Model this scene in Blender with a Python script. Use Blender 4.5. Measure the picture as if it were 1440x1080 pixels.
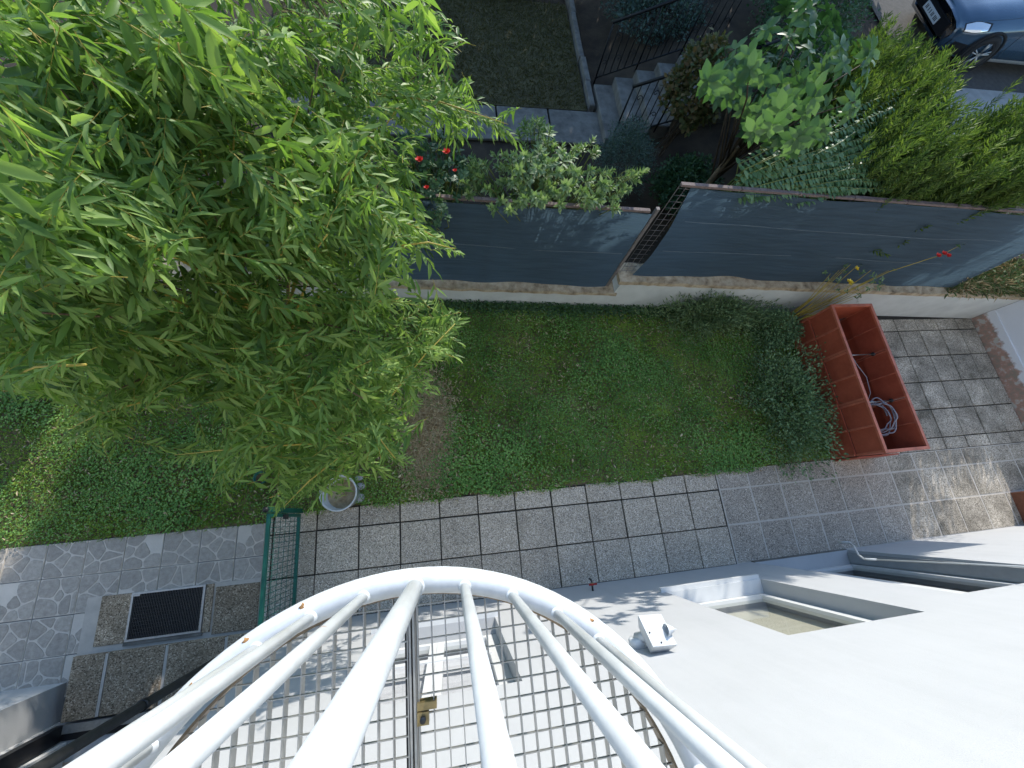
import bpy, math, random
import numpy as np
from mathutils import Matrix, Vector
random.seed(7); RNG = np.random.default_rng(7)
for o in list(bpy.data.objects): bpy.data.objects.remove(o)
scn = bpy.context.scene
COL = scn.collection

# ------------------------------------------------------------------ camera
CAM_H, F_PX, NAD = 5.6, 570.0, (635.0, 727.0)
d = np.array([NAD[0]-720, 540-NAD[1], -F_PX]); d /= np.linalg.norm(d)
up = -d
ex = np.array([1., 0, 0]) - up*up[0]; ex /= np.linalg.norm(ex); ey = np.cross(up, ex)
TH = 0.0978
XW = math.cos(TH)*ex + math.sin(TH)*ey; YW = -math.sin(TH)*ex + math.cos(TH)*ey
RW = np.stack([XW, YW, up])
cam_d = bpy.data.cameras.new('camera'); cam = bpy.data.objects.new('camera', cam_d); COL.objects.link(cam)
cam.matrix_world = Matrix.Translation((0, 0, CAM_H)) @ Matrix(RW.tolist()).to_4x4()
cam_d.sensor_width = 36; cam_d.lens = 36*F_PX/1440; cam_d.clip_start = 0.02; cam_d.clip_end = 500
scn.camera = cam
def ray(px, py): return RW @ np.array([px-720, 540-py, -F_PX])
def Pz(px, py, z):
    r = ray(px, py); k = (z-CAM_H)/r[2]; return np.array([r[0]*k, r[1]*k, z])
def Py(px, py, y):
    r = ray(px, py); k = y/r[1]; return np.array([r[0]*k, y, CAM_H+r[2]*k])
def to_px(p):
    v = RW.T @ (np.asarray(p) - np.array([0, 0, CAM_H])); return 720+F_PX*v[0]/-v[2], 540-F_PX*v[1]/-v[2]

# ------------------------------------------------------------------ light
SUN_A, SUN_E = math.radians(21), math.radians(21)
w = bpy.data.worlds.new('World'); scn.world = w; w.use_nodes = True
nt = w.node_tree; sky = nt.nodes.new('ShaderNodeTexSky'); sky.sky_type = 'NISHITA'; sky.sun_disc = False
sky.sun_elevation = SUN_E; sky.sun_rotation = SUN_A; sky.altitude = 200; sky.dust_density = 0.6; sky.ozone_density = 3.2; sky.air_density = 1.1
nt.links.new(sky.outputs[0], nt.nodes['Background'].inputs[0]); nt.nodes['Background'].inputs[1].default_value = 0.15
sl = bpy.data.lights.new('sun', 'SUN'); sl.energy = 2.0; sl.angle = math.radians(0.53); sl.color = (1, .95, .87)
so = bpy.data.objects.new('sun', sl); COL.objects.link(so)
sdir = Vector((math.sin(SUN_A)*math.cos(SUN_E), math.cos(SUN_A)*math.cos(SUN_E), math.sin(SUN_E)))
so.rotation_euler = sdir.to_track_quat('Z', 'Y').to_euler(); so.location = (6, 20, 12)
scn.view_settings.view_transform = 'Standard'; scn.view_settings.look = 'None'
scn.view_settings.gamma = 1; scn.view_settings.exposure = 1.4; scn.view_settings.use_curve_mapping = False

# ------------------------------------------------------------------ helpers
def srgb(r, g, b):
    f = lambda c: (c/12.92 if c <= .04045 else ((c+.055)/1.055)**2.4)
    return (f(r/255), f(g/255), f(b/255))
MATS = {}
class N:
    def __init__(s, name):
        s.m = bpy.data.materials.new(name); s.m.use_nodes = True; s.t = s.m.node_tree; s.b = s.t.nodes['Principled BSDF']
        s.out = s.t.nodes['Material Output']
        MATS[name] = s.m
    def n(s, typ, **kw):
        x = s.t.nodes.new(typ)
        for k, v in kw.items():
            if k in x.inputs: x.inputs[k].default_value = v
            else: setattr(x, k, v)
        return x
    def l(s, a, b): s.t.links.new(a, b)
    def coord(s, kind='Object'):
        return s.n('ShaderNodeTexCoord').outputs[kind]
    def geo(s): return s.n('ShaderNodeNewGeometry')
    def noise(s, scale, detail=4, co=None, rough=.6):
        x = s.n('ShaderNodeTexNoise'); x.inputs['Scale'].default_value = scale; x.inputs['Detail'].default_value = detail; x.inputs['Roughness'].default_value = rough
        s.l(co if co is not None else s.geo().outputs['Position'], x.inputs['Vector']); return x.outputs['Fac']
    def ramp(s, fac, stops):
        x = s.n('ShaderNodeValToRGB'); e = x.color_ramp.elements
        while len(e) < len(stops): e.new(.5)
        for i, (p, c) in enumerate(stops): e[i].position = p; e[i].color = (*c, 1)
        s.l(fac, x.inputs[0]); return x.outputs[0]
    def mix(s, fac, a, b, mode='MIX'):
        x = s.n('ShaderNodeMix', data_type='RGBA', blend_type=mode)
        for i, v in ((0, fac), (6, a), (7, b)):
            if hasattr(v, 'links'): s.l(v, x.inputs[i])
            else: x.inputs[i].default_value = v if i == 0 else (*v, 1)
        return x.outputs[2]
    def math(s, op, a, b=0.):
        x = s.n('ShaderNodeMath', operation=op)
        for i, v in ((0, a), (1, b)):
            if hasattr(v, 'links'): s.l(v, x.inputs[i])
            else: x.inputs[i].default_value = v
        return x.outputs[0]
    def bump(s, h, strength=.3, dist=.01):
        x = s.n('ShaderNodeBump'); x.inputs['Strength'].default_value = strength; x.inputs['Distance'].default_value = dist
        s.l(h, x.inputs['Height']); s.l(x.outputs[0], s.b.inputs['Normal'])
    def col(s, c):
        if hasattr(c, 'links'): s.l(c, s.b.inputs['Base Color'])
        else: s.b.inputs['Base Color'].default_value = (*c, 1)
    def set(s, rough=.6, metal=0., spec=.4):
        s.b.inputs['Roughness'].default_value = rough; s.b.inputs['Metallic'].default_value = metal; s.b.inputs['Specular IOR Level'].default_value = spec
        return s
def simple(name, c, rough=.6, metal=0., var=.25, scale=8., bump=0., bscale=60., spec=.4, objvar=0.):
    s = N(name).set(rough, metal, spec)
    c = np.array(c)
    f = s.noise(scale, 5)
    out = s.ramp(f, [(.3, tuple(c*(1-var))), (.7, tuple(np.minimum(c*(1+var), .95)))])
    if objvar:
        r = s.n('ShaderNodeObjectInfo').outputs['Random']
        k = s.math('ADD', s.math('MULTIPLY', r, objvar), 1-objvar/2)
        x = s.n('ShaderNodeVectorMath', operation='SCALE'); s.l(out, x.inputs[0]); s.l(k, x.inputs['Scale']); out = x.outputs[0]
    s.col(out)
    if bump: s.bump(s.noise(bscale, 5), bump)
    return s.m
def leafmat(name, c1, c2, c3, rough=.5, trans=.35, back=1.25, gloss=.4, nscale=1.7, nw=.4):
    """c1 dark, c2 mid, c3 light; picked per leaf"""
    s = N(name).set(rough, 0, gloss)
    r = s.geo().outputs['Random Per Island']; o = s.n('ShaderNodeObjectInfo').outputs['Random']
    f = s.math('FRACT', s.math('ADD', r, s.math('MULTIPLY', o, 7.31)))
    nz = s.noise(nscale, 3)
    if nw > .5: nz = s.math('ADD', s.math('MULTIPLY', nz, 2.4), -.7)
    f2 = s.math('ADD', s.math('MULTIPLY', f, 1.05-nw), s.math('MULTIPLY', nz, nw))
    c = s.ramp(f2, [(.12, c1), (.5, c2), (.92, c3)])
    s.col(c)
    tr = s.n('ShaderNodeBsdfTranslucent'); x = s.n('ShaderNodeVectorMath', operation='MULTIPLY'); s.l(c, x.inputs[0]); x.inputs[1].default_value = (back*1.05, back*1.2, back*.55)
    s.l(x.outputs[0], tr.inputs[0])
    mx = s.n('ShaderNodeMixShader'); mx.inputs[0].default_value = trans
    s.l(s.b.outputs[0], mx.inputs[1]); s.l(tr.outputs[0], mx.inputs[2]); s.l(mx.outputs[0], s.out.inputs[0])
    return s.m

def link(name, me, parent=None, mat=None):
    o = bpy.data.objects.new(name, me); COL.objects.link(o)
    if mat is not None and me is not None and len(me.materials) == 0: me.materials.append(mat)
    if parent is not None:
        o.parent = parent
    return o
def tag(o, label=None, cat=None, group=None, kind=None):
    if label: o['label'] = label
    if cat: o['category'] = cat
    if group: o['group'] = group
    if kind: o['kind'] = kind
    return o
ROOT_W = {}
def wloc(o):
    v = Vector((0, 0, 0))
    while o is not None: v = v + Vector(o.location); o = o.parent
    return v
def thing(name, loc, label, cat, group=None):
    o = bpy.data.objects.new(name, None); COL.objects.link(o); o.location = loc; o.empty_display_size = .2
    return tag(o, label, cat, group)
def structure(name, label=None, loc=(0, 0, 0)):
    o = bpy.data.objects.new(name, None); COL.objects.link(o); o.location = loc
    return tag(o, label, None, None, 'structure')

class MB:
    """collects shapes in world coordinates, builds one mesh object"""
    def __init__(s): s.v = []; s.f = []; s.sm = []
    def add(s, vs, fs, smooth=False):
        n = len(s.v); s.v += [tuple(map(float, v)) for v in vs]; s.f += [tuple(i+n for i in f) for f in fs]; s.sm += [smooth]*len(fs); return s
    def box(s, a, b, M=None):
        (x0, y0, z0), (x1, y1, z1) = a, b
        vs = [(x, y, z) for z in (z0, z1) for x, y in ((x0, y0), (x1, y0), (x1, y1), (x0, y1))]
        if M is not None: vs = [tuple(M @ Vector(v)) for v in vs]
        return s.add(vs, [(3, 2, 1, 0), (4, 5, 6, 7), (0, 1, 5, 4), (1, 2, 6, 5), (2, 3, 7, 6), (3, 0, 4, 7)])
    def bevbox(s, a, b, e=.006):
        """box with chamfered top edges"""
        (x0, y0, z0), (x1, y1, z1) = a, b
        r = [((x0, y0), (x1, y0), (x1, y1), (x0, y1)), ((x0+e, y0+e), (x1-e, y0+e), (x1-e, y1-e), (x0+e, y1-e))]
        vs = [(*p, z0) for p in r[0]]+[(*p, z1-e) for p in r[0]]+[(*p, z1) for p in r[1]]
        fs = [(3, 2, 1, 0), (8, 9, 10, 11)]
        for k in (0, 4):
            for i in range(4):
                j = (i+1) % 4; fs.append((k+i, k+j, k+4+j, k+4+i))
        return s.add(vs, fs)
    def tube(s, pts, r, n=8, cap=True, closed=False):
        pts = [Vector(p) for p in pts]; m = len(pts); rs = r if hasattr(r, '__len__') else [r]*m
        vs = []; nrm = None
        for i, p in enumerate(pts):
            if closed: t = pts[(i+1) % m]-pts[i-1]
            else: t = pts[min(i+1, m-1)]-pts[max(i-1, 0)]
            t.normalize()
            if nrm is None:
                nrm = t.cross(Vector((0, 0, 1)))
                if nrm.length < .1: nrm = t.cross(Vector((1, 0, 0)))
            nrm = (nrm-t*nrm.dot(t)).normalized(); bn = t.cross(nrm)
            for k in range(n):
                a = 2*math.pi*k/n; vs.append(p+(nrm*math.cos(a)+bn*math.sin(a))*rs[i])
        fs = []
        for i in range(m if closed else m-1):
            i2 = (i+1) % m
            for k in range(n):
                k2 = (k+1) % n; fs.append((i*n+k, i*n+k2, i2*n+k2, i2*n+k))
        if cap and not closed: fs += [tuple(range(n-1, -1, -1)), tuple((m-1)*n+k for k in range(n))]
        return s.add(vs, fs, True)
    def lathe(s, prof, c, n=24, axis='z', smooth=True):
        vs = []; m = len(prof)
        for r, h in prof:
            for k in range(n):
                a = 2*math.pi*k/n; u, v = r*math.cos(a), r*math.sin(a)
                if axis == 'z': vs.append((c[0]+u, c[1]+v, c[2]+h))
                elif axis == 'y': vs.append((c[0]+u, c[1]+h, c[2]-v))
                else: vs.append((c[0]+h, c[1]+u, c[2]+v))
        fs = [(i*n+k, i*n+(k+1) % n, (i+1)*n+(k+1) % n, (i+1)*n+k) for i in range(m-1) for k in range(n)]
        return s.add(vs, fs, smooth)
    def prism(s, poly, z0, z1):
        n = len(poly)
        vs = [(x, y, z0) for x, y in poly]+[(x, y, z1) for x, y in poly]
        fs = [tuple(range(n-1, -1, -1)), tuple(range(n, 2*n))]+[(i, (i+1) % n, n+(i+1) % n, n+i) for i in range(n)]
        return s.add(vs, fs)
    def mesh(s, name, off=(0, 0, 0)):
        me = bpy.data.meshes.new(name)
        me.from_pydata([(x-off[0], y-off[1], z-off[2]) for x, y, z in s.v], [], s.f)
        me.polygons.foreach_set('use_smooth', s.sm); me.update(); return me
    def build(s, name, mat, parent=None):
        """mesh object; its origin sits at the middle of its base"""
        vv = np.array(s.v); c = (vv.min(0)+vv.max(0))/2; c[2] = vv[:, 2].min()
        o = link(name, s.mesh(name, c), parent, MATS[mat] if isinstance(mat, str) else mat)
        o.location = Vector(c)-(wloc(parent) if parent is not None else Vector((0, 0, 0)))
        return o
def trimesh(name, V, T, mats, midx=None, smooth=False):
    me = bpy.data.meshes.new(name); n = len(T)
    me.vertices.add(len(V)); me.vertices.foreach_set('co', np.asarray(V, np.float32).ravel())
    me.loops.add(3*n); me.loops.foreach_set('vertex_index', np.asarray(T, np.int32).ravel())
    me.polygons.add(n); me.polygons.foreach_set('loop_start', np.arange(0, 3*n, 3, dtype=np.int32))
    try: me.polygons.foreach_set('loop_total', np.full(n, 3, np.int32))
    except Exception: pass
    for m in mats: me.materials.append(MATS[m])
    if midx is not None: me.polygons.foreach_set('material_index', np.asarray(midx, np.int32))
    me.polygons.foreach_set('use_smooth', np.full(n, smooth))
    me.update(calc_edges=True); return me

# ------------------------------------------------------------------ foliage kit
class T:      # a template: verts, tris, material index per tri
    def __init__(s, V, F, M=None): s.V = np.array(V, float); s.F = np.array(F, int); s.M = np.zeros(len(F), int) if M is None else np.array(M, int)
def leaf_t(kind):
    # unit leaf: length 1 along +y, width 1 across x, normal +z, base at the origin
    if kind == 'lance':
        V = [(0, 0, 0), (-.42, .22, .03), (0, .22, 0), (.42, .22, .03), (-.46, .55, .01), (0, .55, -.02), (.46, .55, .01), (0, 1, -.16)]
    elif kind == 'oval':
        V = [(0, 0, 0), (-.38, .2, .05), (0, .22, 0), (.38, .2, .05), (-.46, .6, .03), (0, .6, -.03), (.46, .6, .03), (0, 1, -.14)]
    else:
        V = [(0, 0, 0), (-.5, .5, .08), (0, 1, -.06), (.5, .5, .08)]
        return T(V, [(0, 3, 2), (0, 2, 1)])
    return T(V, [(0, 2, 1), (0, 3, 2), (1, 2, 5), (1, 5, 4), (2, 3, 6), (2, 6, 5), (4, 5, 7), (5, 6, 7)])
def frame(dirs, nrm):
    dirs = dirs/np.linalg.norm(dirs, axis=1, keepdims=True)
    side = np.cross(dirs, nrm); side /= np.linalg.norm(side, axis=1, keepdims=True)+1e-9
    n = np.cross(side, dirs)
    return side, dirs, n
def mats_from(pos, dirs, nrm, length, width):
    s, dd, n = frame(np.asarray(dirs, float), np.asarray(nrm, float))
    L = np.asarray(length)[:, None]; W = np.asarray(width)[:, None]
    A = np.stack([s*W, dd*L, n*L], axis=2); return A, np.asarray(pos, float)
def merge(templates, tid, A, P):
    Vs, Fs, Ms, off = [], [], [], 0
    for k, t in enumerate(templates):
        sel = np.where(tid == k)[0]
        if len(sel) == 0: continue
        V = np.einsum('nij,vj->nvi', A[sel], t.V)+P[sel][:, None, :]
        F = t.F[None]+(np.arange(len(sel))*len(t.V))[:, None, None]+off
        Vs.append(V.reshape(-1, 3)); Fs.append(F.reshape(-1, 3)); Ms.append(np.tile(t.M, len(sel))); off += V.shape[0]*V.shape[1]
    return np.concatenate(Vs), np.concatenate(Fs), np.concatenate(Ms)
def foliage(root, part, templates, tid, A, P, mats, n_ind=0, rest='foliage', smooth=True):
    """n_ind nearest pieces become parts of their own, the others one stuff part"""
    tid = np.asarray(tid); base = np.array(wloc(root))
    dist = np.linalg.norm(P-np.array([0, 0, CAM_H]), axis=1)
    order = np.argsort(dist); ind, oth = order[:n_ind], order[n_ind:]
    if n_ind:
        mes = [trimesh(part, t.V, t.F, mats, t.M, smooth) for t in templates]
        for i in ind:
            o = link(part, mes[tid[i]], root)
            a = A[i]; sc = np.linalg.norm(a, axis=0); R = a/sc
            m = Matrix(R.tolist()).to_4x4() @ Matrix.Diagonal((*sc, 1)); m.translation = Vector(P[i]-base)
            o.matrix_basis = m
    if len(oth):
        V, F, M = merge(templates, tid[oth], A[oth], P[oth])
        o = link(rest, trimesh(rest, V-base, F, mats, M, smooth), root); o['kind'] = 'stuff'
def unit(v): return v/(np.linalg.norm(v, axis=-1, keepdims=True)+1e-9)
def stems_mesh(root, name, polylines, mat, r0=.012, r1=.003, n=5):
    m = MB()
    for pl in polylines:
        k = len(pl); m.tube(pl, [r0+(r1-r0)*i/(k-1) for i in range(k)], n, cap=False)
    return m.build(name, mat, root)
def ellipsoid_pts(n, c, r, shell=.55, low=-.6):
    u = unit(RNG.normal(size=(n*3+40, 3))); u = u[u[:, 2] > low][:n]
    k = shell+(1-shell)*RNG.random((len(u), 1))**.6
    return np.array(c)+u*k*np.array(r), u
def lumpy(P, u, amp=.22, fr=3.):
    """push points in and out so that an outline is uneven"""
    s = np.sin(u[:, 0]*fr*2.1+1.3)*np.sin(u[:, 1]*fr*2.7+.4)+.7*np.sin(u[:, 2]*fr*3.3+u[:, 0]*fr*1.9)
    return s[:, None]*amp

# ------------------------------------------------------------------ materials
def aggregate(name, base, lo, hi, scale=140, tint=.3, stain=.5):
    s = N(name).set(.85, 0, .25)
    g = s.geo().outputs['Position']
    v = s.n('ShaderNodeTexVoronoi'); v.inputs['Scale'].default_value = scale; s.l(g, v.inputs['Vector'])
    sep = s.n('ShaderNodeSeparateColor'); s.l(v.outputs['Color'], sep.inputs[0])
    c = s.ramp(sep.outputs[0], [(.0, lo), (.45, base), (.8, base), (1., hi)])
    big = s.noise(2.2, 5); c = s.mix(s.ramp(big, [(.35, (0, 0, 0)), (.75, (stain,)*3)]), c, tuple(np.array(lo)*.8), 'MIX')
    bl = s.noise(1.6, 8, rough=.72); c = s.mix(s.ramp(bl, [(.56, (0, 0, 0)), (.68, (min(stain, .75),)*3)]), c, srgb(70, 66, 50), 'MIX')
    r = s.n('ShaderNodeObjectInfo').outputs['Random']
    k = s.math('ADD', s.math('MULTIPLY', r, tint), 1-tint/2)
    x = s.n('ShaderNodeVectorMath', operation='SCALE'); s.l(c, x.inputs[0]); s.l(k, x.inputs['Scale'])
    s.col(x.outputs[0]); s.bump(v.outputs['Distance'], .5, .004); return s.m
aggregate('paver', srgb(194, 180, 160), srgb(108, 102, 94), srgb(240, 230, 214), 115, .22, .25)
aggregate('paver_old', srgb(188, 177, 160), srgb(92, 86, 74), srgb(232, 222, 204), 105, .28, .85)
aggregate('paver_brown', srgb(166, 148, 124), srgb(92, 80, 64), srgb(222, 204, 178), 95)
simple('joint_dark', srgb(46, 44, 38), .9, var=.4)
aggregate('paver_grey', srgb(174, 163, 148), srgb(96, 90, 82), srgb(226, 214, 198), 115, .2, .25)
simple('joint_light', srgb(186, 178, 166), .9, var=.12)
simple('stone_tile', srgb(202, 193, 180), .75, var=.08, scale=5, bump=.15, objvar=.08)
simple('stone_print', srgb(164, 156, 145), .75, var=.2, scale=22, bump=.25, objvar=.22)
simple('soil', srgb(112, 98, 76), .95, var=.5, scale=5, bump=.6)
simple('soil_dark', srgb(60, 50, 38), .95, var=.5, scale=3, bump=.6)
simple('dry_lawn', srgb(84, 78, 52), .95, var=.35, scale=6, bump=.5)
simple('asphalt', srgb(74, 72, 68), .9, var=.25, scale=12, bump=.3)
simple('concrete', srgb(150, 148, 142), .85, var=.15, scale=5, bump=.2)
simple('concrete_dark', srgb(110, 106, 98), .9, var=.35, scale=6, bump=.4)
simple('plinth_paint', srgb(198, 200, 196), .8, var=.1, scale=3.5, bump=.15)
def coping_mat():
    s = N('coping').set(.9, 0, .2)
    c = s.ramp(s.noise(9, 7), [(.25, srgb(96, 82, 64)), (.45, srgb(168, 150, 124)), (.62, srgb(192, 176, 150)), (.8, srgb(122, 122, 88))])
    s.col(c); s.bump(s.noise(35, 6), .8, .02)
coping_mat()
def render_mat():
    s = N('render_white').set(.85, 0, .2)
    g = s.geo().outputs['Position']
    mp = s.n('ShaderNodeMapping'); mp.inputs['Scale'].default_value = (6, 1, .5); s.l(g, mp.inputs[0])
    f = s.math('ADD', s.math('MULTIPLY', s.noise(1.2, 7, rough=.75), .6), s.math('MULTIPLY', s.noise(1.5, 5, mp.outputs[0]), .4))
    c = s.ramp(f, [(.36, srgb(174, 175, 175)), (.5, srgb(178, 179, 179)), (.64, srgb(181, 182, 182))])
    gr_ = s.ramp(s.noise(320, 2), [(.3, (.93, .93, .93)), (.7, (1, 1, 1))])
    s.col(s.mix(1., c, gr_, 'MULTIPLY')); s.bump(s.noise(170, 5), .55, .004)
render_mat()
def peeling():
    s = N('peeling_wall').set(.85, 0, .2)
    sep = s.n('ShaderNodeSeparateXYZ'); s.l(s.geo().outputs['Position'], sep.inputs[0])
    h = s.math('ADD', sep.outputs['Z'], s.math('MULTIPLY', s.noise(6, 5), .3))
    m = s.ramp(h, [(.36, (0, 0, 0)), (.40, (1, 1, 1))])
    low = s.ramp(s.noise(9, 6), [(.4, srgb(150, 138, 124)), (.52, srgb(176, 140, 124)), (.6, srgb(186, 182, 172))])
    s.col(s.mix(m, low, srgb(226, 228, 230))); s.bump(s.noise(40, 5), .4)
peeling()
def paint_white(name, rust=True, dirt=.3):
    s = N(name).set(.38, 0, .5)
    c = s.ramp(s.noise(14, 6), [(.3, srgb(188, 191, 192)), (.65, srgb(206, 210, 212))])
    if rust:
        f = s.ramp(s.noise(11, 3), [(.735, (0, 0, 0)), (.76, (1, 1, 1))])
        c = s.mix(f, c, srgb(176, 118, 62))
    s.col(c); s.bump(s.noise(90, 4), .12, .004)
paint_white('rail_paint'); paint_white('white_plastic', False); 
simple('frame_white', srgb(205, 206, 204), .4, var=.03)
simple('frame_grey', srgb(150, 152, 152), .5, var=.08)
simple('galv', srgb(176, 176, 172), .42, .75, var=.15, scale=30)
simple('steel_brown', srgb(132, 118, 100), .5, .6, var=.3, scale=30)
simple('steel_dark', srgb(70, 70, 70), .5, .6, var=.25, scale=30)
simple('brass', srgb(150, 134, 96), .4, .7, var=.2, scale=60)
simple('iron_black', srgb(26, 27, 28), .5, .3, var=.25)
simple('fence_metal', srgb(120, 112, 108), .6, .2, var=.25, scale=20)
simple('fence_rail', srgb(112, 96, 90), .7, 0, var=.3, scale=18)
simple('green_paint', srgb(20, 92, 78), .45, 0, var=.15, scale=10)
simple('black_frame', srgb(28, 28, 30), .4, 0, var=.1)
simple('beige', srgb(196, 170, 146), .7, var=.08)
simple('blind', srgb(190, 184, 168), .7, var=.05)
simple('curtain_dark', srgb(86, 74, 66), .8, var=.3)
simple('curtain_white', srgb(214, 212, 220), .8, var=.1)
def terracotta():
    s = N('terracotta').set(.5, 0, .4)
    c = s.ramp(s.noise(3.5, 8, rough=.75), [(.3, srgb(146, 68, 48)), (.7, srgb(180, 92, 66))]); s.col(c); s.bump(s.noise(60, 3), .08)
terracotta()
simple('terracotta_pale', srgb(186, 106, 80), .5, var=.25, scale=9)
simple('hose', srgb(150, 146, 152), .45, var=.1, scale=30)
simple('tie_rod', srgb(170, 168, 162), .35, .8, var=.1)
simple('bark', srgb(104, 86, 62), .85, var=.35, scale=14, bump=.6)
simple('twig_yellow', srgb(166, 146, 62), .6, var=.2, scale=20)
simple('twig_green', srgb(104, 112, 52), .6, var=.3, scale=20)
simple('twig_brown', srgb(72, 58, 42), .7, var=.3, scale=20)
simple('petal_red', srgb(226, 52, 44), .6, var=.12, scale=40)
simple('petal_yellow', srgb(238, 210, 70), .6, var=.1, scale=40)
simple('tap_red', srgb(150, 40, 38), .4, var=.1)
simple('pebble', srgb(172, 170, 172), .7, var=.15, scale=20)
simple('tyre', srgb(30, 30, 30), .8, var=.15)
simple('wood_brown', srgb(112, 72, 54), .7, var=.25, scale=20)
def screen_mat():
    s = N('screen_cloth').set(.75, 0, .3)
    g = s.geo().outputs['Position']
    mp = s.n('ShaderNodeMapping'); mp.inputs['Scale'].default_value = (1.2, 1, 14); s.l(g, mp.inputs[0])
    c = s.ramp(s.noise(1.6, 6, mp.outputs[0]), [(.3, srgb(58, 73, 84)), (.7, srgb(72, 90, 103))]); s.col(c)
    tr = s.n('ShaderNodeBsdfTranslucent'); tr.inputs[0].default_value = (*srgb(86, 112, 130), 1)
    mx = s.n('ShaderNodeMixShader'); mx.inputs[0].default_value = .2
    s.bump(s.noise(3, 5, mp.outputs[0]), .5, .03)
    s.l(s.b.outputs[0], mx.inputs[1]); s.l(tr.outputs[0], mx.inputs[2]); s.l(mx.outputs[0], s.out.inputs[0])
screen_mat()
def glass(name, tint, refl=.12):
    s = N(name)
    g = s.n('ShaderNodeBsdfGlossy'); g.inputs['Roughness'].default_value = .02
    t = s.n('ShaderNodeBsdfTransparent'); t.inputs[0].default_value = (*tint, 1)
    lw = s.n('ShaderNodeLayerWeight'); f5 = s.math('POWER', lw.outputs['Facing'], 4.)
    mx = s.n('ShaderNodeMixShader'); s.l(s.math('ADD', s.math('MULTIPLY', f5, .6), refl), mx.inputs[0]); s.l(t.outputs[0], mx.inputs[1]); s.l(g.outputs[0], mx.inputs[2]); s.l(mx.outputs[0], s.out.inputs[0])
glass('pane', (.86, .88, .86), .06); glass('car_glass', (.1, .11, .12), .05)
def carpaint():
    s = N('car_paint').set(.22, .35, .6); s.col(srgb(58, 84, 104)); s.b.inputs['Coat Weight'].default_value = 1; s.b.inputs['Coat Roughness'].default_value = .04
carpaint()
s_ = N('lamp_lens').set(.08, 0, .8); s_.col((.75, .78, .8)); s_.b.inputs['Metallic'].default_value = .6
# leaves
leafmat('leaf_willow', (.058, .118, .026), (.155, .255, .055), (.310, .410, .115), .48, .38, 1.35, .28)
leafmat('leaf_grass', (.060, .125, .014), (.150, .270, .032), (.320, .440, .075), .7, .06, 1.1, .2, 1.3, .62)
leafmat('leaf_clover', (.045, .115, .024), (.120, .260, .055), (.260, .430, .125), .65, .06, 1.1, .25, 1.1, .55)
leafmat('leaf_dry', (.22, .15, .08), (.46, .36, .22), (.62, .54, .38), .9, .1, 1, .1)
leafmat('leaf_box', (.050, .105, .036), (.105, .190, .070), (.220, .320, .150), .5, .06, 1.1)
leafmat('leaf_juniper', (.070, .125, .045), (.130, .205, .080), (.215, .290, .125), .6, .06, 1.1)
leafmat('leaf_bright', (.040, .105, .026), (.085, .180, .046), (.16, .27, .09), .45, .35, 1.3)
leafmat('leaf_variegated', (.085, .145, .055), (.19, .28, .12), (.36, .43, .25), .5, .3, 1.2)
leafmat('leaf_big', (.036, .088, .028), (.075, .150, .050), (.130, .215, .085), .4, .35, 1.3)
leafmat('leaf_vine', (.060, .130, .050), (.115, .215, .090), (.20, .305, .145), .42, .3, 1.3)
leafmat('leaf_thuja', (.045, .085, .018), (.095, .150, .030), (.19, .25, .050), .6, .3, 1.25)
leafmat('leaf_yellow', (.10, .13, .018), (.18, .22, .03), (.26, .30, .05), .5, .3, 1.2)
leafmat('leaf_grey', (.035, .066, .048), (.070, .115, .086), (.120, .175, .135), .6, .2, 1.1)
leafmat('leaf_rust', (.050, .085, .026), (.105, .110, .035), (.19, .115, .050), .6, .25, 1.1)
leafmat('leaf_rose', (.028, .070, .028), (.052, .115, .046), (.095, .170, .070), .5, .25, 1.1)

# ------------------------------------------------------------------ setting: ground
def sheet(name, x0, x1, y0, y1, z, mat, nx=1, ny=1, zf=None, parent=None):
    xs = np.linspace(x0, x1, nx+1); ys = np.linspace(y0, y1, ny+1)
    m = MB(); vs = [(x, y, z if zf is None else zf(x, y)) for y in ys for x in xs]
    m.add(vs, [(j*(nx+1)+i, j*(nx+1)+i+1, (j+1)*(nx+1)+i+1, (j+1)*(nx+1)+i) for j in range(ny) for i in range(nx)], zf is not None)
    return m.build(name, mat, parent)
tag(sheet('ground', -160, 160, -160, 160, -.06, 'soil'), 'wide earth ground under the houses and gardens', None, None, 'structure')
def wall_y(x): return 3.13-.052*x           # front face of the retaining wall
def terr(x, y):
    t = min(max((x-3.0)/2.2, 0), 1); return .36+.66*t*t*(3-2*t)
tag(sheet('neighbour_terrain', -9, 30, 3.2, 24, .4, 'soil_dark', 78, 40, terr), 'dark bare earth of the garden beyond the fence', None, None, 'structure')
tag(sheet('lawn_soil', -9, 5.9, .1, 3.35, -.03, 'soil'), 'earth under the shaded lawn', None, None, 'structure')
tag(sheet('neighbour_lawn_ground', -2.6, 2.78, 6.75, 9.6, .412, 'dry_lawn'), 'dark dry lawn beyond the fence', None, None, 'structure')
st = structure('street', 'grey street surface under the parked car'); 
sheet('asphalt', 9.3, 30, 6.9, 16, 1.06, 'asphalt', parent=st); sheet('pavement_strip', 9.0, 30, 5.5, 7.15, 1.075, 'concrete', parent=st)

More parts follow.
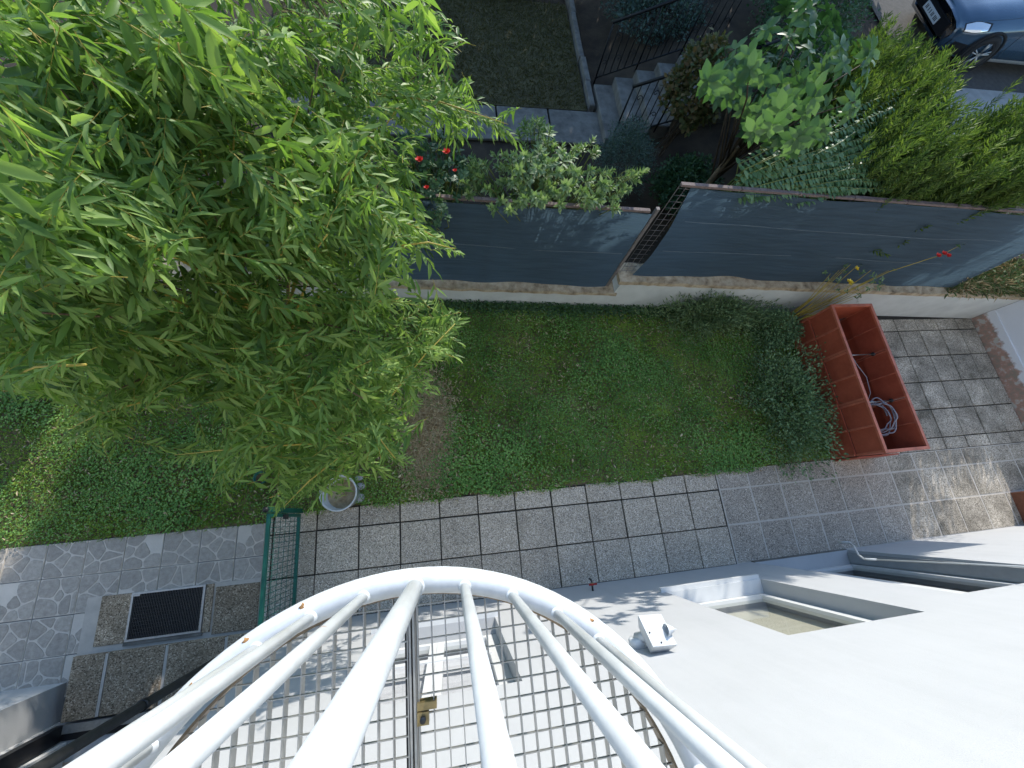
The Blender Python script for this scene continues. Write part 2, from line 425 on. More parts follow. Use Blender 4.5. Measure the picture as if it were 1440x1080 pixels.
# paved path: every slab its own piece
def slab_mesh(e=.006): return MB().bevbox((-.5, -.5, -.04), (.5, .5, 0), .01).mesh('paving_slab')
SLAB = {}
def slab(parent, x0, x1, y0, y1, z, mat, name='paving_slab', gap=.007):
    if mat not in SLAB: SLAB[mat] = slab_mesh(); SLAB[mat].materials.append(MATS[mat])
    o = link(name, SLAB[mat], parent)
    o.scale = (x1-x0-gap, y1-y0-gap, 1); o.location = ((x0+x1)/2+random.uniform(-.002, .002), (y0+y1)/2+random.uniform(-.002, .002), z+random.uniform(-.003, .003))
    o.rotation_euler = (random.uniform(-.004, .004), random.uniform(-.004, .004), random.uniform(-.004, .004)); return o
path = structure('path', 'grey exposed aggregate slab path along the white house wall')
MB().box((-2.235, -1.0, -.05), (3.86, .25, -.012)).build('joint_bed', 'joint_dark', path)
MB().box((3.86, -1.0, -.05), (9.86, .27, -.004)).build('joint_bed', 'joint_light', path)
xs = [-2.23, -2.15]+[-1.65+.5*k for k in range(12)]
for a, b in zip(xs[:-1], xs[1:]):
    slab(path, a, b, 0, .25+random.uniform(-.01, .01), .0, 'paver', gap=.016); slab(path, a, b, -.5, 0, .0, 'paver', gap=.016); slab(path, a, b, -1.0, -.5, .0, 'paver', gap=.009)
for k in range(12):
    a, b = 3.87+.498*k, 3.87+.498*(k+1)
    m_ = 'paver_grey' if k < 6 else 'paver_old'
    slab(path, a, b, .0, .27, .0, m_, gap=.02); slab(path, a, b, -.49, .0, .0, m_, gap=.02); slab(path, a, b, -1.0, -.49, .0, m_, gap=.02)
patio = structure('patio', 'weathered grey slab patio beside the terracotta planter')
MB().box((6.6, .27, -.05), (9.86, 2.8, -.012)).build('joint_bed', 'joint_dark', patio)
ys = [.27, .47, .95, 1.43, 1.91, 2.40, 2.66]
for j in range(6):
    for i in range(7):
        a = 6.72+.457*i
        slab(patio, a, min(a+.457, 9.85), ys[j], ys[j+1]-(.04*(a-6.7)/3 if j == 5 else 0), .0, 'paver_old', gap=.016)
# printed stone tiles of the other path, stones slightly proud of each tile
simple('joint_mid', srgb(120, 120, 118), .9, var=.2)
sp = structure('stone_pattern_path', 'pale grey path of square tiles with raised crazy paving stones')
MB().box((-7.4, -1.6, -.05), (-2.24, .15, -.012)).build('joint_bed', 'joint_mid', sp)
def clip(poly, p, n):
    out = []
    for i in range(len(poly)):
        a, b = poly[i], poly[(i+1) % len(poly)]
        da, db = np.dot(a-p, n), np.dot(b-p, n)
        if da <= 0: out.append(a)
        if (da < 0) != (db < 0) and abs(da-db) > 1e-12: out.append(a+(b-a)*da/(da-db))
    return out
def stone_layout(seed, w_):
    r = np.random.default_rng(seed); h = w_/2-.012
    S = [((i+.5)/2*2*h-h+r.uniform(-.05, .05), (j+.5)/2*2*h-h+r.uniform(-.05, .05)) for i in range(2) for j in range(2)]+[(r.uniform(-.04, .04), r.uniform(-.04, .04)), (r.choice([-1, 1])*.17, r.uniform(-.06, .06))]
    S = np.array(S); res = []
    for i, c in enumerate(S):
        poly = [np.array(q) for q in ((-h, -h), (h, -h), (h, h), (-h, h))]
        for j, o_ in enumerate(S):
            if i != j:
                n = (o_-c)/np.linalg.norm(o_-c); poly = clip(poly, (c+o_)/2-n*.008, n)
                if len(poly) < 3: break
        if len(poly) >= 3 and r.random() > .04:
            ctr = np.mean(poly, axis=0)
            # round the corners a little
            out = []
            for k in range(len(poly)):
                a, b, cc = poly[k-1], poly[k], poly[(k+1) % len(poly)]
                out += [b+(a-b)*min(.25, .018/(np.linalg.norm(a-b)+1e-6)), b+(cc-b)*min(.25, .018/(np.linalg.norm(cc-b)+1e-6))]
            res.append(out)
    return res
VARS = []
for v in range(5):
    lst = []
    for poly in stone_layout(40+v, .39):
        me = MB().prism([tuple(p) for p in poly], -.002, .0035).mesh('stone'); me.materials.append(MATS['stone_print']); lst.append(me)
    VARS.append(lst)
n_st = 0
for i in range(13):
    for j in range(4):
        x1 = -2.24-.0-(.39*i) if i else -2.24
        x0 = -2.55-.39*i; x1 = -2.24 if i == 0 else -2.55-.39*(i-1)
        y1 = .15 if j == 0 else -.22-.39*(j-1); y0 = -.22-.39*j
        if x0 > -3.88 and y1 < -.5: continue
        if y1 < -.5 and x1 > -3.87: x1 = -3.87
        t_ = slab(sp, x0, x1, y0, y1, -.004, 'stone_tile', 'path_tile', .006); t_.scale[2] = 1
        if x0 < -5.4: continue
        v = random.randrange(5); q = random.randrange(4)
        for me in VARS[v]:
            o = link('stone', me, t_)
            o.matrix_parent_inverse = Matrix.Identity(4)
            o.scale = (1/t_.scale[0], 1/t_.scale[1], 1)
            # quarter turns keep stones inside their tile
            o.matrix_basis = Matrix.Diagonal((min(1, (x1-x0)/.39)/t_.scale[0], min(1, (y1-y0)/.39)/t_.scale[1], 1, 1)) @ Matrix.Rotation(q*math.pi/2, 4, 'Z')
            n_st += 1
print('stones', n_st)
# slab field round the drain, doorstep
apron = structure('entrance_apron', 'brownish aggregate slabs round the drain in front of the doorstep')
MB().box((-4.0, -1.02, -.05), (-2.24, -.46, .006)).build('joint_bed', 'joint_light', apron)
for a, b, c, e in ((-3.86, -3.56, -.96, -.46), (-2.81, -2.73, -.96, -.46), (-2.71, -2.24, -.99, -.50)):
    slab(apron, a, b, c, e, .02, 'paver_brown', gap=.006)
MB().box((-3.57, -.985, .0), (-2.8, -.935, .022)).build('kerb_strip', 'concrete_dark', apron)
stp = tag(thing('doorstep', (-3.2, -1.25, 0), 'brownish aggregate doorstep of three slabs under the black framed door', 'step'), )
MB().box((-3.90, -1.56, -.03), (-2.02, -1.03, .10)).build('core', 'concrete_dark', stp)
for a, b in ((-3.93, -3.635), (-3.60, -3.075), (-3.045, -2.5), (-2.47, -2.0)):
    MB().bevbox((a, -1.57, .105), (b, -1.0, .15), .006).build('step_slab', 'paver_brown', stp)
for a in (-3.635, -3.075, -2.5): MB().box((a+.001, -1.565, .1), (a+.029, -1.008, .146)).build('grout_line', 'joint_light', stp)
gr = thing('drain_grate', (-3.18, -.71, .0), 'rectangular dark metal drain grating set in the slabs before the doorstep', 'grating')
MB().box((-3.55, -.94, -.05), (-2.82, -.47, -.03)).build('pit', 'black_frame', gr)
fm = MB()
for a, b in (((-3.556, -.945, -.03), (-3.535, -.462, .03)), ((-2.833, -.945, -.03), (-2.812, -.462, .03)), ((-3.535, -.945, -.03), (-2.833, -.925, .03)), ((-3.535, -.482, -.03), (-2.833, -.462, .03))): fm.box(a, b)
fm.build('frame', 'galv', gr)
bm_ = MB().box((-.002, -.22, -.0125), (.002, .22, .0125)).mesh('bar'); bm_.materials.append(MATS['steel_dark'])
for k in range(42):
    o = link('bar', bm_, gr); o.location = Vector((-3.525+.0163*k, -.7035, .012))-wloc(gr)
cm_ = MB().box((-.35, -.0015, -.005), (.35, .0015, .004)).mesh('cross_bar'); cm_.materials.append(MATS['steel_dark'])
for k in range(12):
    o = link('cross_bar', cm_, gr); o.location = Vector((-3.184, -.905+.036*k, .0185))-wloc(gr)
MB().box((-3.53, -.5, .026), (-3.47, -.483, .0325)).build('lock_plate', 'galv', gr)

# ------------------------------------------------------------------ house
def wall_holes(x0, x1, z0, z1, holes, yf, yb):
    """wall facing +y with rectangular openings"""
    xs = sorted({x0, x1, *[h[0] for h in holes], *[h[1] for h in holes]}); zs = sorted({z0, z1, *[h[2] for h in holes], *[h[3] for h in holes]})
    m = MB(); ins = lambda x, z: any(h[0] < x < h[1] and h[2] < z < h[3] for h in holes)
    for a, b in zip(xs[:-1], xs[1:]):
        for c, e in zip(zs[:-1], zs[1:]):
            if ins((a+b)/2, (c+e)/2): continue
            m.add([(a, yf, c), (b, yf, c), (b, yf, e), (a, yf, e)], [(3, 2, 1, 0)]); m.add([(a, yb, c), (b, yb, c), (b, yb, e), (a, yb, e)], [(0, 1, 2, 3)])
    for a, b, c, e in holes+[(x1, x0, z1, z0)]:
        m.add([(a, yf, c), (b, yf, c), (b, yf, e), (a, yf, e), (a, yb, c), (b, yb, c), (b, yb, e), (a, yb, e)], [(0, 1, 5, 4), (1, 2, 6, 5), (2, 3, 7, 6), (3, 0, 4, 7)])
    return m
house = thing('house', (3, -2, 0), 'white rendered house wall with windows and a garden door', 'house')
W1 = (2.25, 3.40, 1.0, 2.70); W0 = (-.77, .38, 1.0, 2.70); DR = (4.08, 5.58, .06, 2.46)
wall_holes(-1.95, 14, -.05, 7.2, [W0, W1, DR], -1.0, -1.4).build('wall', 'render_white', house)
MB().box((-1.7, -6, -.05), (14, -1.62, 7.1)).build('wall', 'render_white', house)
MB().box((-1.95, -1.9, -.05), (-1.72, -1.401, 7.2)).build('wall', 'render_white', house)
MB().box((-10, -1.9, -.05), (-4.05, -1.25, 2.7)).build('wall', 'render_white', house)
wall_holes(-4.05, -1.951, .0, 2.7, [(-3.95, -2.1, .155, 2.3)], -1.6, -1.9).build('wall', 'render_white', house)
MB().box((-10, -6, 2.702), (-1.952, -1.25, 7.2)).build('wall', 'render_white', house)
MB().box((-10.2, -6.3, 7.21), (14.2, -.7, 7.4)).build('roof', 'concrete_dark', house)
hall = MB().box((-4.2, -4.6, .02), (-1.72, -1.905, .14)); hall.build('hall_floor', 'beige', house)
MB().box((-4.2, -4.8, .02), (-1.72, -4.62, 2.7)).build('hall_wall', 'beige', house)
def window(rect, yp, leaf2=False, blind='blind', fr='frame_white', name='window'):
    a, b, c, e = rect; w_ = thing(name, ((a+b)/2, yp, c), None, None); w_.parent = house; w_.location = Vector(((a+b)/2, yp, c))-wloc(house)
    t = .065
    def frm(x0, x1, z0, z1, y0, y1, t):
        m = MB(); m.box((x0, y0, z0), (x0+t, y1, z1)); m.box((x1-t, y0, z0), (x1, y1, z1)); m.box((x0+t, y0, z0), (x1-t, y1, z0+t)); m.box((x0+t, y0, z1-t), (x1-t, y1, z1)); return m
    frm(a+.001, b-.001, c+.001, e-.001, yp-.03, yp+.03, .045).build('frame', fr, w_)
    spans = [(a+.047, (a+b)/2), ((a+b)/2+.002, b-.047)] if leaf2 else [(a+.047, b-.047)]
    for x0, x1 in spans:
        frm(x0, x1, c+.047, e-.047, yp-.02, yp+.042, t).build('sash', fr, w_)
        MB().add([(x0+t, yp+.01, c+.047+t), (x1-t, yp+.01, c+.047+t), (x1-t, yp+.01, e-.047-t), (x0+t, yp+.01, e-.047-t)], [(3, 2, 1, 0)]).build('pane', 'pane', w_)
    MB().box((a+.03, yp-.10, c+.03), (b-.03, yp-.09, e-.03)).build('blind', blind, w_)
    return w_
w1 = window(W1, -1.18); MB().box((W1[0]-.05, -1.16, .955), (W1[1]+.0, -.955, .997)).build('sill', 'frame_white', w1)
MB().box((W1[0]+.002, -1.145, .998), (W1[1]-.002, -1.0, 1.012)).build('sill_cap', 'frame_white', w1)
w0 = window(W0, -1.18, True, 'curtain_white'); MB().box((W0[0]-.05, -1.16, .955), (W0[1]+.05, -.955, .997)).build('sill', 'frame_white', w0)
MB().box((W0[0]+.1, -1.138, 1.55), (W0[1]-.1, -1.128, 1.62)).build('handle_bar', 'frame_white', w0)
dr = window(DR, -1.22, True, 'curtain_dark', 'frame_white', 'garden_door')
MB().box((DR[0]+.002, -1.38, -.02), (DR[1]-.002, -.985, .055)).build('threshold', 'concrete_dark', dr)
MB().box((DR[1]-.03, -1.17, .07), (DR[1]-.002, -1.03, 2.44)).build('shutter_guide', 'frame_grey', dr)
MB().box((DR[0]+.002, -1.17, .07), (DR[0]+.03, -1.03, 2.44)).build('shutter_guide', 'frame_grey', dr)
# entrance door, open inward
ed = thing('entrance_door', (0, 0, 0), None, None); ed.parent = house; ed.location = Vector((-3, -1.7, .15))-wloc(house)
fd = MB(); fd.box((-3.949, -1.72, .156), (-3.88, -1.585, 2.299)); fd.box((-2.17, -1.72, .156), (-2.101, -1.585, 2.299)); fd.box((-3.88, -1.72, 2.22), (-2.17, -1.585, 2.299)); fd.build('frame', 'black_frame', ed)
MB().box((-3.88, -1.66, .157), (-2.17, -1.585, .175)).build('threshold', 'galv', ed)
MB().box((-3.88, -1.72, .157), (-2.17, -1.661, .166)).build('seal', 'black_frame', ed)
lf = MB().box((-3.87, -2.62, .175), (-3.82, -1.73, 2.2)).build('leaf', 'frame_white', ed)
for z0, z1 in ((.35, .95), (1.1, 2.0)): MB().box((-3.818, -2.5, z0), (-3.808, -1.86, z1)).build('panel', 'frame_white', lf)
MB().tube([(-3.81, -2.5, 1.05), (-3.76, -2.5, 1.05), (-3.76, -2.4, 1.05)], .012).build('handle', 'galv', lf)
dp = thing('downpipe', (-1.99, -.95, 0), 'dark downpipe at the house corner beside the green gate', 'pipe')
MB().tube([(-2.0, -.95, 0), (-2.0, -.95, 6.9)], .03, 12).build('pipe', 'steel_dark', dp)
for z in (.6, 2.2, 3.8): MB().lathe([(.031, -.02), (.037, -.02), (.037, .02), (.031, .02)], (-2.0, -.95, z), 12).build('bracket', 'black_frame', dp)

# ------------------------------------------------------------------ balcony
BC = np.array([-.107, -.802]); BR = .6565; BZ = CAM_H-1.07; FZ = CAM_H-1.135
bal = thing('balcony', (BC[0], -1.0, FZ), 'white half round balcony with tube balusters and open metal grating floor', 'balcony')
A0, A1 = math.radians(-17.4), math.radians(197.4)
def arc(r, z, n=64, a0=A0, a1=A1): return [(BC[0]+r*math.cos(a0+(a1-a0)*i/n), BC[1]+r*math.sin(a0+(a1-a0)*i/n), z) for i in range(n+1)]
MB().tube(arc(BR+.010, BZ-.012), .029, 16).build('bottom_rail', 'rail_paint', bal)
simple('rust', srgb(158, 118, 74), .8, var=.4, scale=90)
for dg, sc in ((109.5, 1.), (119.6, 1.), (51.5, .8), (129.5, .6)):
    a_ = math.radians(dg); rx_, ry_ = BC[0]+(BR+.026)*math.cos(a_), BC[1]+(BR+.026)*math.sin(a_)
    rs_ = MB().lathe([(.0062*sc, -.004), (.0052*sc, .0006), (.003*sc, .001), (0, .0012)], (0, 0, 0), 11)
    rs_.v = [(rx_+x*(1+.5*math.sin(k*2.3+dg)), ry_+y*(1.25+.5*math.sin(k*1.7+dg)), BZ+.0117+z) for k, (x, y, z) in enumerate(rs_.v)]; rs_.build('rust_spot', 'rust', bal)
MB().tube(arc(BR, CAM_H-.10), .0215, 12).build('handrail', 'rail_paint', bal)
rim = MB(); n = 64
for r0, z0, z1 in ((BR-.022, FZ-.04, FZ+.004), (BR-.027, FZ-.04, FZ+.004)): pass
ri, ro = arc(BR-.028, 0, n), arc(BR-.022, 0, n)
vs = [(p[0], p[1], z) for z in (FZ-.04, FZ+.006) for q in (ri, ro) for p in q]; k = n+1
fs = []
for i in range(n): fs += [(i, i+1, 2*k+i+1, 2*k+i), (k+i+1, k+i, 3*k+i, 3*k+i+1), (2*k+i, 2*k+i+1, 3*k+i+1, 3*k+i)]
rim.add(vs, fs).build('edge_band', 'steel_brown', bal)
for kk in range(-9, 11):
    th = math.radians(88.6+10*kk); big = kk == 0
    x, y = BC[0]+BR*math.cos(th), BC[1]+BR*math.sin(th)
    if y < -.985: continue
    r = .0185 if big else .0112
    bl_ = MB().tube([(x, y, BZ+.006), (x, y, CAM_H-.112)], r, 16).build('post' if big else 'baluster', 'rail_paint', bal)
    MB().lathe([(r+.0045, -.004), (r+.003, .003), (r-.001, .007)], (x, y, BZ+.0165), 14).build('weld', 'rail_paint', bl_)
BB = MB().box((-.0013, -.5, -.026), (.0013, .5, 0)).mesh('bearing_bar'); BB.materials.append(MATS['galv'])
CB = MB().box((-.5, -.0012, -.007), (.5, .0012, -.0005)).mesh('cross_bar'); CB.materials.append(MATS['galv'])
RG = BR-.03
for side in (-1, 1):
    pn = thing('grating_panel', (0, 0, 0), None, None); pn.parent = bal
    off = wloc(bal)
    k = 0
    while True:
        x = .012+.0335*k; k += 1
        if x > RG-.03: break
        yh = BC[1]+math.sqrt(RG*RG-x*x); yl = -.997
        o = link('bearing_bar', BB, pn); o.scale = (1, yh-yl, 1); o.location = Vector((BC[0]+side*x, (yh+yl)/2, FZ))-off
    y = -.985
    while y < BC[1]+RG-.02:
        xr = math.sqrt(max(RG*RG-(y-BC[1])**2, 0))
        o = link('cross_bar', CB, pn); o.scale = (xr-.012, 1, 1); o.location = Vector((BC[0]+side*(xr+.012)/2, y, FZ))-off
        y += .0375
MB().box((BC[0]-.0085, -.999, FZ-.03), (BC[0]-.0035, BC[1]+RG, FZ+.003)).build('seam_bar', 'galv', bal)
MB().box((BC[0]+.0005, -.999, FZ-.03), (BC[0]+.0055, BC[1]+RG, FZ+.003)).build('seam_bar', 'galv', bal)
MB().box((BC[0]-.022, -.999, FZ-.09), (BC[0]+.004, BC[1]+RG, FZ-.041)).build('support_beam', 'steel_dark', bal)
cl = MB().box((BC[0]+.008, -.44, FZ-.01), (BC[0]+.034, -.415, FZ+.012)).box((BC[0]+.008, -.413, FZ-.02), (BC[0]+.052, -.398, FZ+.008)).build('clamp', 'brass', bal)
MB().lathe([(0, .02), (.007, .02), (.007, .0125)], (BC[0]+.021, -.428, FZ), 8).build('bolt', 'steel_dark', cl)

# ------------------------------------------------------------------ on the house wall
bp_ = Py(897, 906, -.985); lx, lz = bp_[0], bp_[2]
wl = thing('wall_lamp', (lx, -1.0, lz), 'white faceted outdoor lamp fixed on the sunlit house wall', 'lamp')
MB().lathe([(.0, .0), (.062, .0), (.062, .045), (.05, .06), (0, .06)], (lx, -1.0, lz), 24, 'y').build('base', 'white_plastic', wl)
pc = Vector(Py(924, 886, -.87)); nn_ = Vector((.10, .62, .60)).normalized(); ux = Vector((1, 0, 0)); ux = (ux-nn_*ux.dot(nn_)).normalized(); uy = nn_.cross(ux)
LM_ = Matrix((ux, uy, nn_)).transposed().to_4x4(); LM_.translation = pc
MB().tube([(lx, -.945, lz), tuple(pc-nn_*.05)], .035, 12).build('arm', 'white_plastic', wl)
bd = MB(); hw, hh = .088, .108
vs = [(-hw*.8, -hh*.85, -.09), (hw*.7, -hh*.85, -.09), (hw*.7, hh*.8, -.09), (-hw*.8, hh*.8, -.09), (-hw, -hh, -.012), (hw, -hh, -.012), (hw, hh, -.012), (-hw, hh, -.012), (-hw, -hh, .004), (hw, -hh, .004), (hw, hh, .004), (-hw, hh, .004), (hw*.1, -.005, .034)]
fs = [(3, 2, 1, 0)]+[(b+k, b+(k+1) % 4, b+4+(k+1) % 4, b+4+k) for b in (0, 4) for k in range(4)]+[(8, 9, 12), (9, 10, 12), (10, 11, 12), (11, 8, 12)]
bd.add([tuple(LM_ @ Vector(v)) for v in vs], fs); bd.build('body', 'white_plastic', wl)
fc = MB().lathe([(.038, 0), (.038, .012), (.028, .014), (.031, .026), (.022, .028), (.025, .04), (.016, .042), (.018, .054), (.008, .058), (0, .085)], (0, 0, 0), 14, 'x', False)
fc.v = [tuple(LM_ @ Vector((x+.035, y-.03, z+.042))) for x, y, z in fc.v]; fc.build('finned_cap', 'white_plastic', wl)
for q in ((-.07, -.02), (.07, .02), (-.02, -.09)):
    sc_ = MB().lathe([(0, .004), (.006, .004), (.006, 0)], (0, 0, 0), 8); sc_.v = [tuple(LM_ @ Vector((x+q[0], y+q[1], z+.010))) for x, y, z in sc_.v]; sc_.build('screw', 'steel_dark', wl)
tp = thing('wall_tap', (1.62, -1.0, .42), 'small dark red garden tap low on the blue shaded house wall', 'tap')
MB().tube([(1.62, -1.0, .42), (1.62, -.90, .42), (1.62, -.88, .40), (1.62, -.88, .34)], .012, 10).build('spout', 'steel_dark', tp)
MB().lathe([(.018, 0), (.018, .02), (0, .02)], (1.62, -.925, .43), 10).build('valve', 'brass', tp)
MB().box((1.57, -.935, .452), (1.67, -.915, .462)).build('handle', 'tap_red', tp)
# awning crank hanging from above
def cp(px, py, Y=-.86): return tuple(Py(px, py, Y))
top = cp(1440, 797); bot = cp(1232, 787)
ck = thing('awning_crank', bot, 'thin pale awning crank rod with bent handle hanging beside garden door', 'crank')
dv = Vector(top)-Vector(bot); endp = Vector(bot)+dv*2.2
MB().tube([bot, tuple(endp)], .0075, 8).build('rod', 'frame_white', ck)
MB().tube([cp(1233, 787), cp(1215, 786), cp(1207, 780), cp(1201, 768), cp(1196, 764), cp(1188, 763)], .0105, 10).build('crank_arm', 'frame_white', ck)
MB().tube([cp(1195, 763.5), cp(1179, 762.5)], .017, 10).build('grip', 'frame_white', ck)
MB().tube([tuple(endp), (endp.x, -1.0, endp.z+.1)], .012, 8).build('hook', 'galv', ck)

# ------------------------------------------------------------------ garden wall and fence
rw = thing('retaining_wall', (2, 3.1, 0), 'low grey painted retaining wall with rough stone coping under the dark fence', 'wall')
def wall_seg(x0, x1, z1, name, mat, o0, o1, z0=-.05, n=1, jit=0):
    m = MB(); vs = []; xs_ = np.linspace(x0, x1, n+1)
    for i, x in enumerate(xs_):
        y = wall_y(x); j = [random.uniform(-jit, jit) for _ in range(6)]
        vs += [(x, y+o0+j[0]*.7, z0), (x, y+o0+j[0]*.7, z1+j[1]), (x, y+(o0+o1)/2, z1+j[2]+jit*.6), (x, y+o1, z1+j[3]), (x, y+o1, z0)]
    fs = []
    for i in range(n):
        a, b = i*5, i*5+5
        fs += [(a+k, b+k, b+k+1, a+k+1) for k in range(4)]
    fs = [f for f in fs]+[(0, 1, 2, 3, 4), tuple(n*5+k for k in (4, 3, 2, 1, 0))]
    return m.add(vs, fs).build(name, mat, rw)
wall_seg(-9, 2.60, .40, 'wall_face', 'plinth_paint', 0, .28); wall_seg(2.601, 9.9, .72, 'wall_face', 'plinth_paint', 0, .28)
wall_seg(-9, 2.64, .46, 'coping', 'coping', -.022, .30, .40, 110, .012); wall_seg(2.55, 9.9, .80, 'coping', 'coping', -.022, .30, .722, 80, .012)
FO = .10
fl = thing('fence', (0, 3.2, .46), 'lower dark slate cloth fence on the retaining wall below the pale leafed shrub', 'fence', None)
fr_ = thing('fence', (5, 3.0, .8), 'taller dark slate cloth fence with ladder wire edge on the retaining wall', 'fence', None)
def screen(root, x0, x1, zb, zt, n, scallop=0., slant=0., seed=1):
    r = np.random.default_rng(seed); m = MB(); K = 14; vs = []
    ph = r.uniform(0, 6, 4)
    for j in range(K+1):
        v = j/K
        for i in range(n+1):
            u = i/n; xl = x0+scallop*math.sin(math.pi*v)**.8*(1-v*.3)+.03*(1-v); x = xl+(x1-xl)*u
            wv = .012*math.sin(x*2.2+ph[0]+v*3)+.008*math.sin(x*5.1+ph[1]-v*4)+.004*math.sin(v*18+ph[2]+x)
            zb2 = zb+.018*math.sin(x*3.1+ph[3])+.012*math.sin(x*7.7)
            vs.append((x, wall_y(x)+FO+wv-.02*(1-v), zb2+(zt+slant*(x-x0)-zb2)*v))
    m.add(vs, [(j*(n+1)+i, j*(n+1)+i+1, (j+1)*(n+1)+i+1, (j+1)*(n+1)+i) for j in range(K) for i in range(n)], True)
    return m.build('screen_cloth', 'screen_cloth', root)
LZ, RZ = 2.02, 2.43
screen(fl, -3.15, 2.46, .50, LZ, 90, .0, 0, 3); screen(fr_, 2.70, 8.25, .84, RZ, 90, .09, 0, 5)
screen(fl, -8.9, -4.05, .50, LZ, 60, 0, 0, 8)  # unseen gap before this screen, shaped to pass sun onto the lawn
simple('cord', srgb(128, 138, 142), .8, var=.2)
def cord(root, x0, x1, z, ph):
    MB().tube([(x, wall_y(x)+FO-.012-.012*abs(math.sin(x*1.3)), z+.018*math.sin(x*1.1+ph)+.008*math.sin(x*3.7)) for x in np.linspace(x0, x1, 40)], .0022, 5).build('cord', 'cord', root)
for z, ph in ((1.3, 2),): cord(fl, -3.1, 2.4, z, ph)
for z, ph in ((1.42, 2), (1.95, 5)): cord(fr_, 2.9, 8.2, z, ph)
def rail(root, x0, x1, z, n):
    for i in range(n):
        a = x0+(x1-x0)*i/n; b = x0+(x1-x0)*(i+1)/n-.012
        MB().box((a, 0, 0), (b, .034, .03)).v
        m = MB(); ya, yb = wall_y(a)+FO+.012, wall_y(b)+FO+.012
        m.add([(a, ya, z), (b, yb, z), (b, yb+.04, z), (a, ya+.04, z), (a, ya, z+.03), (b, yb, z+.03), (b, yb+.04, z+.03), (a, ya+.04, z+.03)], [(3, 2, 1, 0), (4, 5, 6, 7), (0, 1, 5, 4), (1, 2, 6, 5), (2, 3, 7, 6), (3, 0, 4, 7)])
        m.build('top_rail', 'fence_rail', root)
rail(fl, -3.15, 2.44, LZ+.005, 8); rail(fl, -8.9, -4.05, LZ+.005, 6); rail(fr_, 2.58, 8.27, RZ+.005, 8)
wv_ = MB().tube([(0, 0, 0), (0, 0, 1)], .0028, 5).mesh('wire'); wv_.materials.append(MATS['fence_metal'])
def wire(root, a, b, name='wire'):
    a, b = Vector(a), Vector(b); o = link(name, wv_, root); dd = b-a
    o.matrix_basis = Matrix.LocRotScale(a-wloc(root), dd.to_track_quat('Z', 'Y'), Vector((1, 1, dd.length)))
xw0, xw1 = 2.575, 2.66
for x in (xw0, xw1, 2.745): wire(fr_, (x, wall_y(x)+FO+.03, .78), (x, wall_y(x)+FO+.03, RZ))
for k in range(17):
    z = .86+.096*k; wire(fr_, (xw0, wall_y(xw0)+FO+.027, z), (2.78, wall_y(2.78)+FO+.027, z))
for x in np.arange(-3.1, 2.45, .1): wire(fl, (x, wall_y(x)+FO+.036, LZ-.02), (x, wall_y(x)+FO+.036, LZ+.045), 'tie')
def fpost(root, x, z0, z1, r=.024, mat='fence_metal'):
    y = wall_y(x)+FO+.06; p = MB().tube([(x, y, z0), (x, y, z1)], r, 10).build('post', mat, root)
    MB().lathe([(r+.003, 0), (r+.003, .01), (0, .02)], (x, y, z1), 10).build('post_cap', mat, p)
for x in (-3.1, -1.2, .6): fpost(fl, x, .44, LZ)
fpost(fl, -4.1, .44, LZ); fpost(fl, -6.5, .44, LZ)
for x in (4.4, 6.3, 8.22): fpost(fr_, x, .78, RZ)
y_ = wall_y(2.5)+FO+.0
MB().box((2.478, y_, .44), (2.518, y_+.04, 2.10)).build('end_post', 'fence_metal', fl)

# neighbour's white wall at the patio's end
nw = thing('boundary_wall', (10, 1, 0), 'white wall with peeling pinkish foot at the far end of the patio', 'wall')
m = MB(); m.box((9.86, -3.0, -.05), (10.2, 2.61, .34)); m.build('wall_foot', 'peeling_wall', nw)
m = MB(); m.box((9.885, -3.0, .341), (10.2, 2.61, .98)); m.build('wall', 'peeling_wall', nw)

# ------------------------------------------------------------------ garden objects
PX0, PX1, PY0, PY1, PH = 5.90, 6.62, .27, 2.52, .82
pl = thing('planter', ((PX0+PX1)/2, (PY0+PY1)/2, 0), 'large rectangular terracotta plastic planter box with open empty top on the patio', 'planter')
mod = (PY1-PY0)/3
for tier, (z0, z1, ins) in enumerate(((.0, .40, -.03), (.402, PH-.03, .0))):
    for k in range(3):
        y0, y1 = PY0+mod*k+.004, PY0+mod*(k+1)-.004
        for x0, x1, fx in ((PX0+ins, PX0+ins+.022, PX0+ins-.016), (PX1-ins-.022, PX1-ins, PX1-ins)):
            p = MB().box((x0, y0, z0), (x1, y1, z1)).build('side_panel', 'terracotta', pl)
            for yy in (y0, y1-.03, (y0+y1)/2-.012): MB().box((fx, yy+.001, z0+.004), (fx+.016, yy+.029, z1-.004)).build('rib', 'terracotta_pale', p)  # paler rib colour stands in for highlights along the rib edges
            ix = x1 if x0 < 6.2 else x0-.010
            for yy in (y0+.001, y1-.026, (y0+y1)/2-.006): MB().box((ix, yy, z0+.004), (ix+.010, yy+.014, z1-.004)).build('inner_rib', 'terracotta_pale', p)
    for y0, y1 in ((PY0+ins+.001, PY0+ins+.022), (PY1-ins-.022, PY1-ins-.001)):
        MB().box((PX0+ins+.023, y0, z0+.001), (PX1-ins-.023, y1, z1-.001)).build('end_panel', 'terracotta', pl)
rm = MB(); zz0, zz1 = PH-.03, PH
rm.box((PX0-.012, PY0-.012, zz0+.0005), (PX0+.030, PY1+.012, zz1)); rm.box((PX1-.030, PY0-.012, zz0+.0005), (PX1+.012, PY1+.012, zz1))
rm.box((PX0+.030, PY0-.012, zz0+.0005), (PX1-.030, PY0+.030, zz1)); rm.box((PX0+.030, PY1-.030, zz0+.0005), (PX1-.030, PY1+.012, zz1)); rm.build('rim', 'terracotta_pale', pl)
MB().box((PX0-.007, PY0-.007, .01), (PX1+.007, PY1+.007, .16)).build('soil_fill', 'soil_dark', pl)
